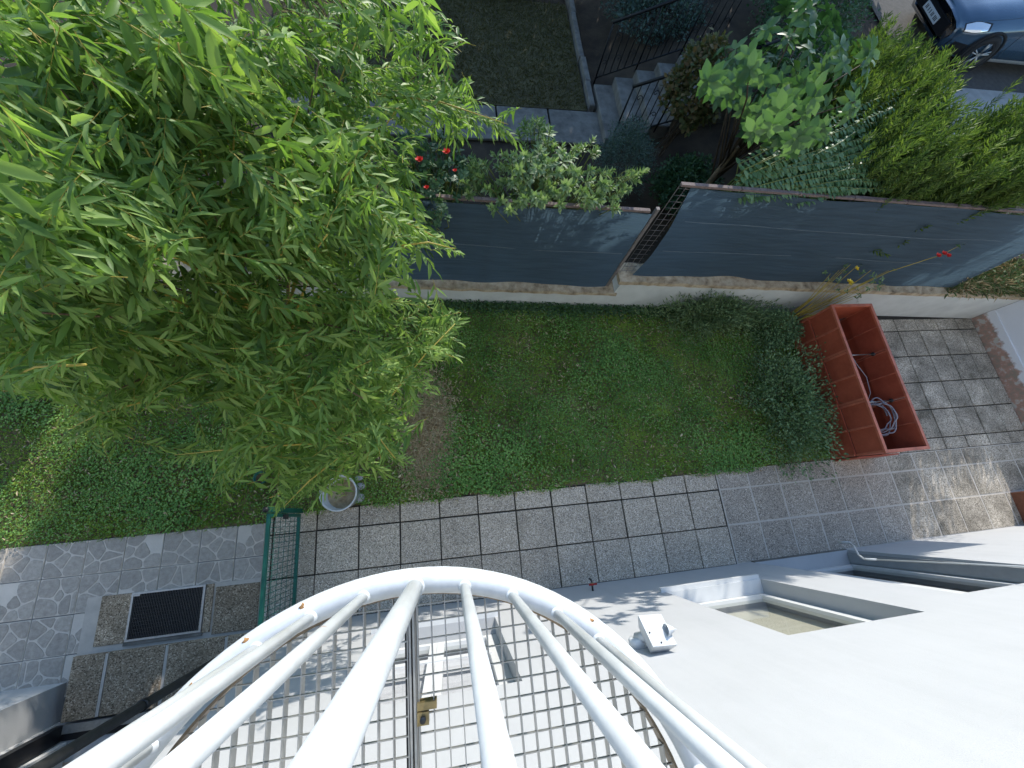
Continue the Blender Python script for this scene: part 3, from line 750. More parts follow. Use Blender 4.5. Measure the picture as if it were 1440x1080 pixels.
for k in (1, 2):
    y = PY0+mod*k; tr_ = MB().tube([(PX0+.022, y, .60), (PX1-.022, y, .60)], .009, 8).build('tie_rod', 'tie_rod', pl)
    MB().lathe([(.0, -.02), (.03, -.02), (.03, .0), (0, .0)], (PX1-.024, y, .60), 10, 'x').build('washer', 'steel_dark', tr_)
    MB().box((PX0-.01, y-.02, .41), (PX0+.004, y+.02, PH-.035)).build('clip', 'terracotta', pl)
hs = thing('garden_hose', (6.3, .9, .16), 'coiled pale grey garden hose lying inside the terracotta planter', 'hose')
pts = []
for i in range(230):
    t = i/229; a = t*2*math.pi*5.2; rr_ = .17+.03*math.sin(a*.37)+.012*math.sin(i*.9)
    pts.append((6.33+.62*rr_*math.cos(a)+.03*t, .80+1.35*rr_*math.sin(a)+.02*math.sin(a*2.3), .46+.2*math.cos(a)*.6+.13*t))
MB().tube(pts, .0092, 7).build('coil', 'hose', hs)
MB().tube([(6.33, 1.0, .42), (6.40, 1.18, .5), (6.36, 1.42, .56), (6.22, 1.62, .60), (6.10, 2.0, .62), (6.05, 2.4, .45)], .006, 6).build('hose_end', 'hose', hs)
# bucket
bk = thing('bucket', (-1.31, .40, 0), 'white plastic bucket with sandy soil standing between lawn and slabs', 'bucket')
MB().lathe([(0, .0), (.165, .0), (.2, .37), (.212, .37), (.212, .392), (.196, .392), (.19, .36), (.158, .03), (0, .03)], (-1.31, .40, .0), 32).build('shell', 'white_plastic', bk)
MB().lathe([(.178, .19), (.12, .2), (.06, .185), (0, .19)], (-1.31, .40, 0), 20).build('soil_fill', 'coping', bk)
for i, (px, py, s_, lab) in enumerate(((505, 672, .05, 'small pale rounded stone on the soil beside the white bucket, farthest from the slabs'), (506, 684, .055, 'pale rounded stone beside the white bucket, middle one of three'), (504, 700, .06, 'flat pale stone on the slab edge beside the white bucket'))):
    p = Pz(px, py, .02); st_ = MB(); prof = [(0, .0), (.8, .02), (1, .3), (.8, .6), (0, .75)]
    st_.lathe([(r*s_*(1+.1*math.sin(i+r*5)), h*s_) for r, h in prof], (0, 0, 0), 11)
    st_.v = [(p[0]+x*1.2, p[1]+y*(.8+.1*i), .0+z) for x, y, z in st_.v]; tag(st_.build('stone', 'pebble'), lab, 'stone')
# small green pot by the gate
gp = Pz(366, 672, .15)
gpt = thing('flower_pot', (gp[0], gp[1], 0), 'small green plastic flower pot on lawn behind the green gate', 'pot')
MB().lathe([(0, .0), (.05, 0), (.07, .14), (.078, .14), (.078, .16), (.066, .16), (.05, .02), (0, .02)], (gp[0], gp[1], 0), 18).build('shell', 'green_paint', gpt)
MB().lathe([(.064, .12), (0, .13)], (gp[0], gp[1], 0), 14).build('soil_fill', 'soil', gpt)
# green gate
GX, GY0, GY1, GZ0, GZ1 = -1.84, -.90, .215, .05, .95
gt = thing('garden_gate', (GX, (GY0+GY1)/2, 0), 'dark green wire mesh gate across the path by the house corner', 'gate')
for y, h in ((GY1+.035, 1.02), (GY0-.04, 1.0)):
    p = MB().box((GX-.025, y-.025, -.03), (GX+.025, y+.025, h)).build('post', 'green_paint', gt); MB().lathe([(.03, 0), (.03, .012), (0, .02)], (GX, y, h), 8).build('post_cap', 'black_frame', p)
g = MB(); b_ = .017
g.box((GX-b_, GY0, GZ0), (GX+b_, GY0+2*b_, GZ1)); g.box((GX-b_, GY1-2*b_, GZ0), (GX+b_, GY1, GZ1)); g.box((GX-b_, GY0+2*b_, GZ1-2*b_), (GX+b_, GY1-2*b_, GZ1)); g.box((GX-b_, GY0+2*b_, GZ0), (GX+b_, GY1-2*b_, GZ0+2*b_)); g.build('frame', 'green_paint', gt)
gw = MB().tube([(0, 0, 0), (0, 0, 1)], .0032, 5).mesh('wire'); gw.materials.append(MATS['green_paint'])
def gwire(a, b):
    a, b = Vector(a), Vector(b); o = link('wire', gw, gt); dd = b-a
    o.matrix_basis = Matrix.LocRotScale(a-wloc(gt), dd.to_track_quat('Z', 'Y'), Vector((1, 1, dd.length)))
for k in range(1, 20): y = GY0+.034+(GY1-GY0-.068)*k/20; gwire((GX, y, GZ0+.03), (GX, y, GZ1-.03))
for k in range(1, 6): z = GZ0+.034+(GZ1-GZ0-.068)*k/6; gwire((GX+.006, GY0+.03, z), (GX+.006, GY1-.03, z))
MB().box((GX+.02, GY1-.06, .5), (GX+.035, GY1-.01, .62)).build('latch', 'steel_dark', gt)
# brown wooden box at the far end of the path
bx = thing('wooden_box', (9.15, -.76, 0), 'brown wooden box with pale lining on the sunlit end of the path', 'box')
m = MB()
for a, b in (((8.95, -.98, .0), (8.98, -.5, .22)), ((9.4, -.98, 0), (9.43, -.5, .22)), ((8.98, -.98, 0), (9.4, -.95, .22)), ((8.98, -.53, 0), (9.4, -.5, .22))): m.box(a, b)
m.build('sides', 'wood_brown', bx); MB().box((8.98, -.95, .01), (9.4, -.53, .1)).build('lining', 'beige', bx)

# ------------------------------------------------------------------ neighbour: steps, railings, kerb
sx, sy0, sy1 = 2.95, 5.95, 7.25
stair = thing('steps', (3.8, 6.6, .4), 'grey concrete garden steps rising between two black iron railings', 'steps')
for i in range(6):
    MB().bevbox((sx+.34*i, sy0, .3), (sx+.34*i+.36, sy1, .4+.15*(i+1)), .012).build('step', 'concrete_dark', stair)
slabp = structure('neighbour_path', 'dim concrete path slab at the foot of the garden steps')
for i in range(6): slab(slabp, -2.6+.93*i, -1.67+.93*i-(0.02), 5.95, 6.72, .43, 'concrete_dark', 'path_slab', .01)
kb = thing('kerb', (2.86, 8, .4), 'rough narrow concrete kerb between the dark lawn and the planted slope', 'kerb')
for i in range(6): MB().bevbox((2.80+.015*math.sin(i*2), 6.75+.62*i, .36), (2.90+.015*math.sin(i*2), 7.36+.62*i, .53), .012).build('kerb_stone', 'concrete_dark', kb)
def scroll(c, r, flip, ax):
    return [(c[0]+ax[0]*rr*math.cos(a)*flip, c[1]+ax[1]*rr*math.cos(a)*flip, c[2]+rr*math.sin(a)) for a, rr in [(k*.45, r*(1-.055*k)) for k in range(15)]]
def iron_rail(y, x0, x1, zfoot, slope, label, name='railing'):
    r = thing(name, (x0, y, zfoot), label, 'railing', 'iron railings of the garden steps')
    zf = lambda x, h: zfoot+slope*(x-x0)+h
    MB().box((0, 0, 0), (1, 1, 1))
    MB().tube([(x0, y, zf(x0, 1.0)), (x1, y, zf(x1, 1.0))], .024, 8).build('handrail', 'iron_black', r)
    MB().tube([(x0, y, zf(x0, .12)), (x1, y, zf(x1, .12))], .014, 6).build('bottom_bar', 'iron_black', r)
    k = 0; x = x0+.02
    while x < x1:
        thick = k % 6 == 0
        MB().tube([(x, y, zf(x, -.02 if thick else .12)), (x, y, zf(x, 1.0))], .014 if thick else .0075, 6).build('baluster', 'iron_black', r)
        if not thick and k % 2: MB().tube(scroll((x+.05, y, zf(x, .78)), .05, 1, (1, 0)), .006, 5).build('scroll', 'iron_black', r); MB().tube(scroll((x-.05, y, zf(x, .34)), .05, -1, (1, 0)), .006, 5).build('scroll', 'iron_black', r)
        x += .115; k += 1
iron_rail(5.88, 3.0, 4.9, .5, .42, 'black wrought iron railing with scrolls beside the grey leafed shrub')
iron_rail(7.32, 2.95, 5.0, .48, .43, 'black wrought iron railing along the far side of the steps')

# ------------------------------------------------------------------ parked car (front corner in view)
CZ = 1.06
cx0, cyn = 9.80, 7.62        # front bumper x, near side y
CW, CL = 1.78, 4.3
car = thing('parked_car', (cx0+CL/2, cyn+CW/2, CZ), 'dark blue car parked on the street behind the hedge', 'car')
def car_section(t):
    """(bottom z, belt z, top z, half width bottom, half width belt, half width top) at distance t from the front"""
    K = [(0, .30, .58, .66, .60, .66, .50), (.06, .22, .62, .74, .72, .76, .62), (.35, .18, .68, .84, .83, .85, .70), (.8, .17, .74, .93, .87, .88, .74), (1.15, .17, .80, .99, .88, .89, .72), (1.6, .17, .85, 1.22, .88, .89, .66), (2.1, .17, .87, 1.46, .88, .89, .58), (3.0, .17, .90, 1.48, .88, .89, .57), (3.7, .18, .92, 1.38, .88, .88, .56), (4.1, .22, .92, 1.12, .85, .85, .60), (4.3, .32, .8, .95, .76, .78, .60)]
    for a, b in zip(K[:-1], K[1:]):
        if a[0] <= t <= b[0]:
            u = (t-a[0])/(b[0]-a[0]); return [a[i]+(b[i]-a[i])*u for i in range(1, 7)]
    return K[-1][1:]
ts = [0, .03, .06, .15, .25, .35, .5, .65, .8, .95, 1.1, 1.15, 1.3, 1.45, 1.6, 1.85, 2.1, 2.5, 3., 3.4, 3.7, 3.9, 4.1, 4.22, 4.3]
m = MB(); vs = []; yc = cyn+CW/2
for t in ts:
    zb, zm, zt, wb, wm, wt = car_section(t)
    half = [(wb*.9, zb), (wb, zb+.06), (wm, (zb+zm)/2+.02), (wm*1.0, zm-.06), (wm*.985, zm), (wt+(wm-wt)*.3, zm+(zt-zm)*.62), (wt, zt-.02), (wt*.55, zt+.015)]
    prof = [(-a, b) for a, b in half]+[(a, b) for a, b in half[::-1]]
    bow = .10*max(0, 1-t/.5)
    vs += [(cx0+t+bow*(abs(a)/.8)**2, yc+a, CZ+b) for a, b in prof]
q = 16
fs = [(i*q+k, i*q+(k+1) % q, (i+1)*q+(k+1) % q, (i+1)*q+k) for i in range(len(ts)-1) for k in range(q)]+[tuple(range(q)), tuple((len(ts)-1)*q+k for k in range(q-1, -1, -1))]
m.add(vs, fs, True); body = m.build('body', 'car_paint', car)
def wheel(x, y, sgn):
    wh = thing('wheel', (0, 0, 0), None, None); wh.parent = car; wh.location = Vector((x, y, CZ))-wloc(car)
    MB().lathe([(.21, .0), (.23, -.01*sgn), (.31, -.01*sgn), (.33, .03*sgn), (.33, .18*sgn), (.31, .2*sgn)], (x, y, CZ+.33), 28, 'y').build('tyre', 'tyre', wh)
    MB().lathe([(.375, .10*sgn), (.375, -.005*sgn), (.335, -.004*sgn), (.335, .10*sgn)], (x, y, CZ+.345), 28, 'y').build('arch', 'tyre', wh)
    rm_ = MB().lathe([(.225, -.012*sgn), (.205, -.012*sgn), (.195, .05*sgn), (0, .06*sgn)], (x, y, CZ+.33), 28, 'y').build('rim', 'steel_dark', wh)
    sp_ = MB()
    for k in range(5):
        for dl in (-.13, .13):
            a = 2*math.pi*k/5+.3; a2 = a+dl
            sp_.tube([(x+.03*math.cos(a), y-.006*sgn, CZ+.33+.03*math.sin(a)), (x+.205*math.cos(a2), y-.012*sgn, CZ+.33+.205*math.sin(a2))], .012, 5)
    sp_.lathe([(.045, -.012*sgn), (0, -.016*sgn)], (x, y, CZ+.33), 12, 'y'); sp_.build('spokes', 'galv', rm_)
for x in (cx0+.82, cx0+3.4):
    wheel(x, cyn-.012, 1); wheel(x, cyn+CW+.012, -1)
def on_body(t, v, off=.006):
    """point on the near side: v in profile steps"""
    zb, zm, zt, wb, wm, wt = car_section(t)
    half = [(wb*.9, zb), (wb, zb+.06), (wm, (zb+zm)/2+.02), (wm, zm-.06), (wm*.985, zm), (wt+(wm-wt)*.3, zm+(zt-zm)*.62), (wt, zt-.02), (wt*.55, zt+.015)]
    i = int(min(v, 6.99)); u = v-i; a = half[i][0]+(half[i+1][0]-half[i][0])*u; z = half[i][1]+(half[i+1][1]-half[i][1])*u
    bow = .10*max(0, 1-t/.5); return (cx0+t+bow*(a/.8)**2-off*.6, yc-a-off, CZ+z+off*.8)
def patch(name, t0, t1, v0, v1, mat, n=6, off=.006, taper=0.):
    m = MB(); vs = []
    for i in range(n+1):
        u = i/n
        for j in range(n+1):
            w_ = j/n; va = v0+(v1-v0)*taper*abs(u-.4)*.6; vb = v1-(v1-v0)*taper*abs(u-.4)*.6
            vs.append(on_body(t0+(t1-t0)*u, va+(vb-va)*w_, off))
    m.add(vs, [(i*(n+1)+j, (i+1)*(n+1)+j, (i+1)*(n+1)+j+1, i*(n+1)+j+1) for i in range(n) for j in range(n)], True); return m.build(name, mat, car)
patch('headlight', .08, .52, 3.4, 5.0, 'lamp_lens', taper=.7); patch('headlight_trim', .06, .56, 3.25, 5.1, 'black_frame', off=.002, taper=.6)
patch('lower_bumper', .04, .42, .2, 2.0, 'black_frame', off=.004)
patch('side_window', 1.75, 2.5, 4.3, 5.9, 'car_glass'); patch('side_window', 2.56, 3.4, 4.3, 5.9, 'car_glass')
patch('sill', 1.2, 3.0, .6, 1.2, 'galv', off=.004)
patch('door_seam', 1.30, 1.31, 1.2, 4.2, 'black_frame', off=.002); patch('bonnet_seam', .3, 1.2, 5.0, 5.08, 'black_frame', off=.002)
grl = MB().box((cx0-.015, yc-.52, CZ+.36), (cx0+.03, yc+.52, CZ+.58)).build('grille', 'black_frame', car)
pt = MB().box((cx0-.03, yc-.26, CZ+.40), (cx0-.016, yc+.26, CZ+.52)).build('number_plate', 'frame_white', car)
for i, ch in enumerate('1110110101011'): 
    if ch == '1': MB().box((cx0-.032, yc-.22+.034*i, CZ+.43), (cx0-.0305, yc-.202+.034*i, CZ+.49)).build('character', 'black_frame', pt)
w_ = MB(); a_ = [on_body(1.18, 6.6, .004), on_body(1.95, 6.6, .004)]
w_.add([(a_[0][0], yc-.68, a_[0][2]+.01), (a_[0][0], yc+.68, a_[0][2]+.01), (a_[1][0], yc+.56, a_[1][2]+.02), (a_[1][0], yc-.56, a_[1][2]+.02)], [(0, 1, 2, 3)]); w_.build('windscreen', 'car_glass', car)
mi = on_body(1.55, 4.3); MB().lathe([(0, -.1), (.06, -.08), (.08, 0), (.06, .08), (0, .1)], (mi[0], mi[1]-.1, mi[2]+.08), 10, 'y').build('mirror', 'car_paint', car)

# ------------------------------------------------------------------ plants
LANCE, OVAL, QUAD = leaf_t('lance'), leaf_t('oval'), leaf_t('quad')
def rot_to(y, z):
    y = np.array(y, float); y /= np.linalg.norm(y); x = np.cross(y, z); x /= np.linalg.norm(x); z = np.cross(x, y); return np.stack([x, y, z], 1)
def shoot_template(seed, n=20, leaf=.24, ratio=.2, base_t=LANCE, droop=.25, spread=.9, twig=.006, tip=5, flat=.5, wide=0):
    """leafy shoot of length 1 along +y; leaves use material 0, the twig 1"""
    r = np.random.default_rng(seed); V, F, M = [], [], []; off = 0
    f = lambda t: np.array([.06*math.sin(t*2.5+seed), t, -droop*t*t])
    for i in range(n):
        t = .08+.92*i/(n-1); p = f(t); tan = f(min(t+.02, 1.02))-f(t); tan /= np.linalg.norm(tan)
        ang = i*2.4+r.uniform(-.4, .4); sp = spread*r.uniform(.7, 1.2)*(1-.55*max(0, (i-(n-tip))/tip))
        sx_ = np.cross(tan, [0, 0, 1]); sx_ /= np.linalg.norm(sx_); sz = np.cross(sx_, tan)
        dirn = tan*math.cos(sp)+(sx_*math.cos(ang)+sz*math.sin(ang)*flat)*math.sin(sp)+np.array([0, 0, -.18])
        nr = np.array([r.normal(0, .35), r.normal(0, .35), 1.])
        L = leaf*r.uniform(.65, 1.15)*(1-.35*max(0, (i-(n-tip))/tip)); R = rot_to(dirn, nr)
        v = base_t.V*np.array([L*ratio, L, L*r.uniform(.6, 1.5)]); V.append(v@R.T+p); F.append(base_t.F+off); M += [0]*len(base_t.F); off += len(v)
    ts = np.linspace(0, 1, 5); ring = []
    for t in ts:
        p = f(t); w_ = twig*(1-.7*t)
        for a in (0, 2.1, 4.2): ring.append(p+np.array([math.cos(a)*w_, 0, math.sin(a)*w_]))
    fs = []
    for i in range(4):
        for k in range(3):
            a, b = i*3+k, i*3+(k+1) % 3; fs += [(a, b, b+3), (a, b+3, a+3)]
    V.append(np.array(ring)); F.append(np.array(fs)+off); M += [1]*len(fs)
    return T(np.concatenate(V), np.concatenate(F), M)
def instances(pos, dirs, nrm, scale): return mats_from(pos, dirs, nrm, scale, scale)
def in_poly(px, py, poly):
    c = False; j = len(poly)-1
    for i in range(len(poly)):
        (xi, yi), (xj, yj) = poly[i], poly[j]
        if (yi > py) != (yj > py) and px < (xj-xi)*(py-yi)/(yj-yi)+xi: c = not c
        j = i
    return c
def idw(ctrl, x, y):
    a = np.array(ctrl, float); w_ = 1/((a[:, 0]-x)**2+(a[:, 1]-y)**2+900)**1.5; return float((w_*a[:, 2]).sum()/w_.sum())

# the big narrow leafed tree
TR = np.array([-1.75, 2.05, 0.])
willow = thing('willow_tree', tuple(TR), 'large willow like tree with long narrow bright green leaves over lawn', 'tree')
SIL = [(-260, -200), (600, -200), (622, 40), (596, 88), (650, 110), (712, 172), (640, 178), (580, 192), (566, 240), (590, 300), (612, 345), (560, 372), (590, 410), (642, 452), (606, 520), (572, 560), (552, 640), (500, 676), (430, 706), (384, 690), (250, 640), (330, 604), (290, 560), (225, 545), (110, 606), (84, 556), (-260, 500)]
ZC = [(-200, -100, 4.1), (0, 0, 4.25), (300, 0, 4.3), (600, 0, 3.9), (620, 120, 3.6), (715, 172, 3.5), (600, 330, 3.6), (620, 480, 3.2), (560, 640, 2.8), (450, 690, 2.7), (250, 640, 2.8), (320, 470, 3.4), (150, 300, 4.1), (0, 300, 4.3), (0, 480, 4.0), (100, 600, 2.8), (-150, 400, 3.9), (450, 250, 3.9), (480, 520, 3.2), (200, 520, 3.1)]
STS = [shoot_template(s, 20+2*(s % 3), .25+.03*(s % 4), .165+.02*(s % 3), LANCE, .2+.15*(s % 3), .8, .0038) for s in range(8)]+[shoot_template(20+s, 15, .34+.03*s, .27, OVAL, .35, 1.0, .0038) for s in range(3)]
pos, dirs, scl = [], [], []
def put_shoot(px, py, z, out=None, L=None, el=None):
    p = Pz(px, py, z); o_ = p-TR; o_[2] = 0; o_ /= np.linalg.norm(o_)+1e-6
    a = random.gauss(0, 1.25); dx = np.array([o_[0]*math.cos(a)-o_[1]*math.sin(a), o_[0]*math.sin(a)+o_[1]*math.cos(a), 0])
    if out is not None: dx = np.array([*out, 0.]); dx /= np.linalg.norm(dx)
    e = random.gauss(-.08, .5) if el is None else el
    dd = dx*math.cos(e)+np.array([0, 0, math.sin(e)]); L = L or random.uniform(.28, .50)
    pos.append(p-dd*L*.75); dirs.append(dd); scl.append(L)
while len(pos) < 1900:
    px, py = random.uniform(-260, 720), random.uniform(-200, 710)
    if not in_poly(px, py, SIL): continue
    if random.random() > (1. if px > 0 and py > 0 else .3): continue
    zt = idw(ZC, px, py); z = zt-min(random.expovariate(1/.65), zt-.7)
    z = max(z, .8); put_shoot(px, py, z)
def spray(p0, p1, z0, z1, n, L=.34):
    a, b = Pz(*p0, z0), Pz(*p1, z1); dd = b-a
    for i in range(n):
        u = (i+.5)/n; q = a+dd*u; side = random.uniform(-.6, .6); dx = np.array([dd[0]*math.cos(side)-dd[1]*math.sin(side), dd[0]*math.sin(side)+dd[1]*math.cos(side), random.uniform(-.2, .25)*np.linalg.norm(dd[:2])])
        dx /= np.linalg.norm(dx); l = L*random.uniform(.7, 1.1); pos.append(q-dx*l*.5); dirs.append(dx); scl.append(l)
    return [tuple(a-np.array([0, 0, .1])), tuple((a+b)/2), tuple(b)]
TW = [spray((520, 110), (715, 175), 3.6, 3.45, 14, .3), spray((560, 330), (640, 350), 3.6, 3.4, 3, .26), spray((540, 560), (640, 455), 3.0, 3.1, 8, .26),
      spray((430, 620), (245, 640), 2.9, 2.7, 9, .28), spray((180, 560), (95, 605), 2.9, 2.6, 6, .28), spray((470, 640), (400, 712), 2.8, 2.5, 6, .26), spray((520, 600), (556, 645), 2.9, 2.8, 5, .26), spray((90, 500), (15, 530), 3.9, 3.6, 4, .3), spray((530, 290), (625, 340), 3.7, 3.4, 6, .28)]
pos, dirs, scl = np.array(pos), np.array(dirs), np.array(scl)
nr = np.tile([0., 0, 1], (len(pos), 1))+RNG.normal(0, .3, (len(pos), 3))
A, P = instances(pos, dirs, nr, scl)
wpx = np.array([to_px(p) for p in P]); wt = RNG.integers(0, 8, len(pos)); broad = (RNG.random(len(pos)) < np.where((wpx[:, 1] < 330) & (wpx[:, 0] < 620), .42, .06)); wt = np.where(broad, RNG.integers(8, 11, len(pos)), wt)
foliage(willow, 'leafy_shoot', STS, wt, A, P, ['leaf_willow', 'twig_yellow'], 300)
limbs = []
tr_m = MB(); tr_m.tube([tuple(TR+[0, 0, -.05]), tuple(TR+[.03, .02, .5]), tuple(TR+[.0, -.05, 1.1]), tuple(TR+[.05, -.1, 1.6])], [.13, .1, .085, .07], 12); trunk = tr_m.build('trunk', 'bark', willow)
lm = []
for px, py in ((80, 120), (300, 120), (180, 330), (440, 430), (40, 40), (60, 240), (250, 60), (450, 80), (560, 150), (540, 300), (400, 350), (300, 300), (520, 470), (420, 570), (250, 500), (60, 440), (480, 620), (510, 560), (380, 520), (270, 270), (110, 90), (500, 60), (150, 150), (330, 180), (560, 420), (140, 560), (200, 200), (380, 250), (460, 330), (340, 420), (230, 400), (120, 360), (420, 150), (500, 230)):
    e = Pz(px, py, idw(ZC, px, py)-.06); b = TR+np.array([.02, -.06, random.uniform(.9, 1.55)]); md = b*.55+e*.45+np.array([random.uniform(-.1, .1), random.uniform(-.1, .1), .3])
    limbs.append((e, [b, b*.7+md*.3+[0, 0, .05], md, md*.45+e*.55+[0, 0, .06], e]))
for e, pl_ in limbs: MB().tube([tuple(q) for q in pl_], [.024, .017, .010, .007, .004], 7).build('branch', 'twig_yellow' if random.random() < .6 else 'bark', willow)
for t_ in TW: MB().tube(t_, [.006, .005, .002], 6).build('branch', 'twig_yellow', willow)

# lawn: blades and clover as one mass
def grass(name, n, region, mat, lmin, lmax, wid, label, flat=.5, hole=None, tmpl=None):
    x0, x1, y0, y1 = region; x = RNG.uniform(x0, x1, n); y = RNG.uniform(y0, y1, n)
    y = np.minimum(y, wall_y(x)-.02) if y1 < 4 else y
    if hole is not None:
        keep = hole(x, y); x, y = x[keep], y[keep]
    n = len(x); z = np.full(n, 0.0)
    lump = .5+.5*np.sin(x*3.1+np.sin(y*4.2)*1.5)*np.sin(y*3.7+x*1.3)
    L = RNG.uniform(lmin, lmax, n)*(.7+.6*lump)
    dd = np.stack([RNG.normal(0, flat, n), RNG.normal(0, flat, n), np.abs(RNG.normal(.6, .3, n))], 1)
    A, P = mats_from(np.stack([x, y, z], 1), dd, RNG.normal(0, 1, (n, 3))+[0, 0, 1.5], L, wid*RNG.uniform(.6, 1.4, n))
    t = tmpl or T([(-.5, 0, 0), (.5, 0, 0), (.1, 1, -.12)], [(0, 1, 2)])
    return x, y, A, P, t
def bare(x, y, inv=False):
    dx, dy = Pz(600, 605, 0)[:2]; v = ((x-dx)/.24)**2+((y-dy)/.60)**2+.5*np.sin(x*9)*np.sin(y*7)
    edge = (wall_y(x)-y < .22)*1.; v2 = v+0*edge
    k = RNG.random(len(x)) < np.clip((v2-.25)/1.2, .12, 1)
    ex_ = (x < 5.0)|((y > .3)&(x < 5.9)); left = (y < .13+.06*RNG.random(len(x)))&(x < -2.2)
    gp_ = (y < .215+.05*np.sin(x*6.3)*np.sin(x*2.1+1)+.035*RNG.random(len(x)))
    return k & ex_ & ~(gp_ & (x > -2.2)) & ~left
lawn = []
parts = [grass('g', 230000, (-7, 5.9, .12, 3.4), 0, .02, .055, .011, '', .9, bare), ]
def stuff_obj(name, packs, mats, label, cat=None):
    Vs, Fs, Ms, off = [], [], [], 0
    for A, P, t, mi in packs:
        V, F, _ = merge([t], np.zeros(len(A), int), A, P); Vs.append(V); Fs.append(F+off); Ms.append(np.full(len(F), mi)); off += len(V)
    o = link(name, trimesh(name, np.concatenate(Vs), np.concatenate(Fs), mats, np.concatenate(Ms))); tag(o, label, cat, None, 'stuff'); return o
x, y, A, P, t = parts[0]
n = 150000; xc = RNG.uniform(-7, 5.9, n); yc2 = RNG.uniform(.13, 3.4, n); yc2 = np.minimum(yc2, wall_y(xc)-.03)
dens = np.sin(xc*2.3+1)*np.sin(yc2*2.9+xc)+.6*np.sin(xc*5.2)*np.sin(yc2*6.1)
kp = bare(xc, yc2) & (RNG.random(n) < np.clip(.55+.45*dens, .08, 1)); xc, yc2 = xc[kp], yc2[kp]; n = len(xc)
a = RNG.uniform(0, 6.28, n); A2, P2 = mats_from(np.stack([xc, yc2, RNG.uniform(.025, .06, n)], 1), np.stack([np.cos(a), np.sin(a), RNG.normal(.1, .25, n)], 1), RNG.normal(0, .25, (n, 3))+[0, 0, 1], RNG.uniform(.012, .028, n)*(1+.5*np.clip(np.sin(xc*1.7+.6)*np.sin(yc2*2.2), 0, 1)), RNG.uniform(.010, .024, n)*(1+.6*np.clip(np.sin(xc*1.7+.6)*np.sin(yc2*2.2), 0, 1)))
n = 16000; bx_, by_ = Pz(600, 605, 0)[:2]; xd = RNG.normal(bx_, .16, n); yd = RNG.normal(by_, .38, n); kd = (yd > .27) & (yd < 2.9); xd, yd = xd[kd], yd[kd]; n = len(xd)
xd2 = RNG.uniform(-7, 5.5, 5000); yd2 = RNG.uniform(.2, 3.1, 5000); xd = np.r_[xd, xd2]; yd = np.r_[yd, yd2]; n = len(xd)
a = RNG.uniform(0, 6.28, n); A3, P3 = mats_from(np.stack([xd, yd, RNG.uniform(0, .035, n)], 1), np.stack([np.cos(a), np.sin(a), RNG.normal(.1, .2, n)], 1), RNG.normal(0, .3, (n, 3))+[0, 0, 1], RNG.uniform(.025, .08, n), RNG.uniform(.008, .02, n))
stuff_obj('lawn', [(A, P, t, 0), (A2, P2, QUAD, 1), (A3, P3, QUAD, 2)], ['leaf_grass', 'leaf_clover', 'leaf_dry'], 'shaded green lawn of grass and clover between path and retaining wall')
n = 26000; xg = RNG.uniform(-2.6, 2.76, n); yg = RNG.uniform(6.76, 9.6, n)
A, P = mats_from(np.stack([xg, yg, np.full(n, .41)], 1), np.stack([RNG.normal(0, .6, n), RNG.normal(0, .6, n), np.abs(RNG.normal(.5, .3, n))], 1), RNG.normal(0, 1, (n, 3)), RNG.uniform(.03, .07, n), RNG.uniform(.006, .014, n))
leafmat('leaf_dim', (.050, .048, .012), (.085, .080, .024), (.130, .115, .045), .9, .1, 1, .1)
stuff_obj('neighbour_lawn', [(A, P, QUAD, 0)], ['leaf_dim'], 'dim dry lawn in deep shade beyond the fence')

def bush(name, label, cat, c, r, n, leaf, ratio, mat, tm=QUAD, ground=0., shell=.5, upb=.3, stem='twig_brown', group=None, n_ind=0, jag=.16, low=-.5):
    root = thing(name, (c[0], c[1], ground), label, cat, group)
    P, u = ellipsoid_pts(n, (0, 0, 0), (1, 1, 1), shell, low); P = P*(1+lumpy(P, u, jag))+RNG.normal(0, .04, P.shape); P = np.array(c)+P*np.array(r)
    P[:, 2] = np.maximum(P[:, 2], ground+.02); n = len(P)
    dd = u*np.array([1, 1, .6])+RNG.normal(0, .55, (n, 3))+[0, 0, upb]; nr = u*.5+RNG.normal(0, .4, (n, 3))+[0, 0, .9]
    L = leaf*RNG.uniform(.6, 1.25, n); A, P = mats_from(P, dd, nr, L, L*ratio*RNG.uniform(.8, 1.2, n))
    foliage(root, 'leaf', [tm], np.zeros(n, int), A, P, [mat], n_ind)
    b = np.array([c[0], c[1], ground]); pls = []
    for k in range(14):
        e, _ = ellipsoid_pts(1, c, np.array(r)*.85, .7, -.1); e = e[0]; m_ = b*.5+e*.5+[0, 0, .05]; s0 = b+np.array([random.uniform(-.25, .25)*r[0], random.uniform(-.25, .25)*r[1], -.03])
        pls.append([tuple(s0), tuple(m_), tuple(e)])
    stems_mesh(root, 'stems', pls, stem, .008, .002)
    return root
bush('boxwood_shrub', 'dense dark green clipped shrub against the terracotta planter', 'shrub', (5.22, 1.15, .22), (.60, .96, .44), 9500, .045, .5, 'leaf_box', shell=.35, jag=.36, upb=.6)
bush('juniper_shrub', 'spreading feathery green shrub at the foot of the grey retaining wall', 'shrub', (4.35, 2.72, .22), (.95, .38, .40), 8000, .065, .26, 'leaf_juniper', shell=.2, upb=.6, jag=.32)
bush('low_shrub', 'low dark shrub between feathery shrub and terracotta planter', 'shrub', (5.45, 2.45, .15), (.45, .34, .34), 5000, .034, .55, 'leaf_box', shell=.4)
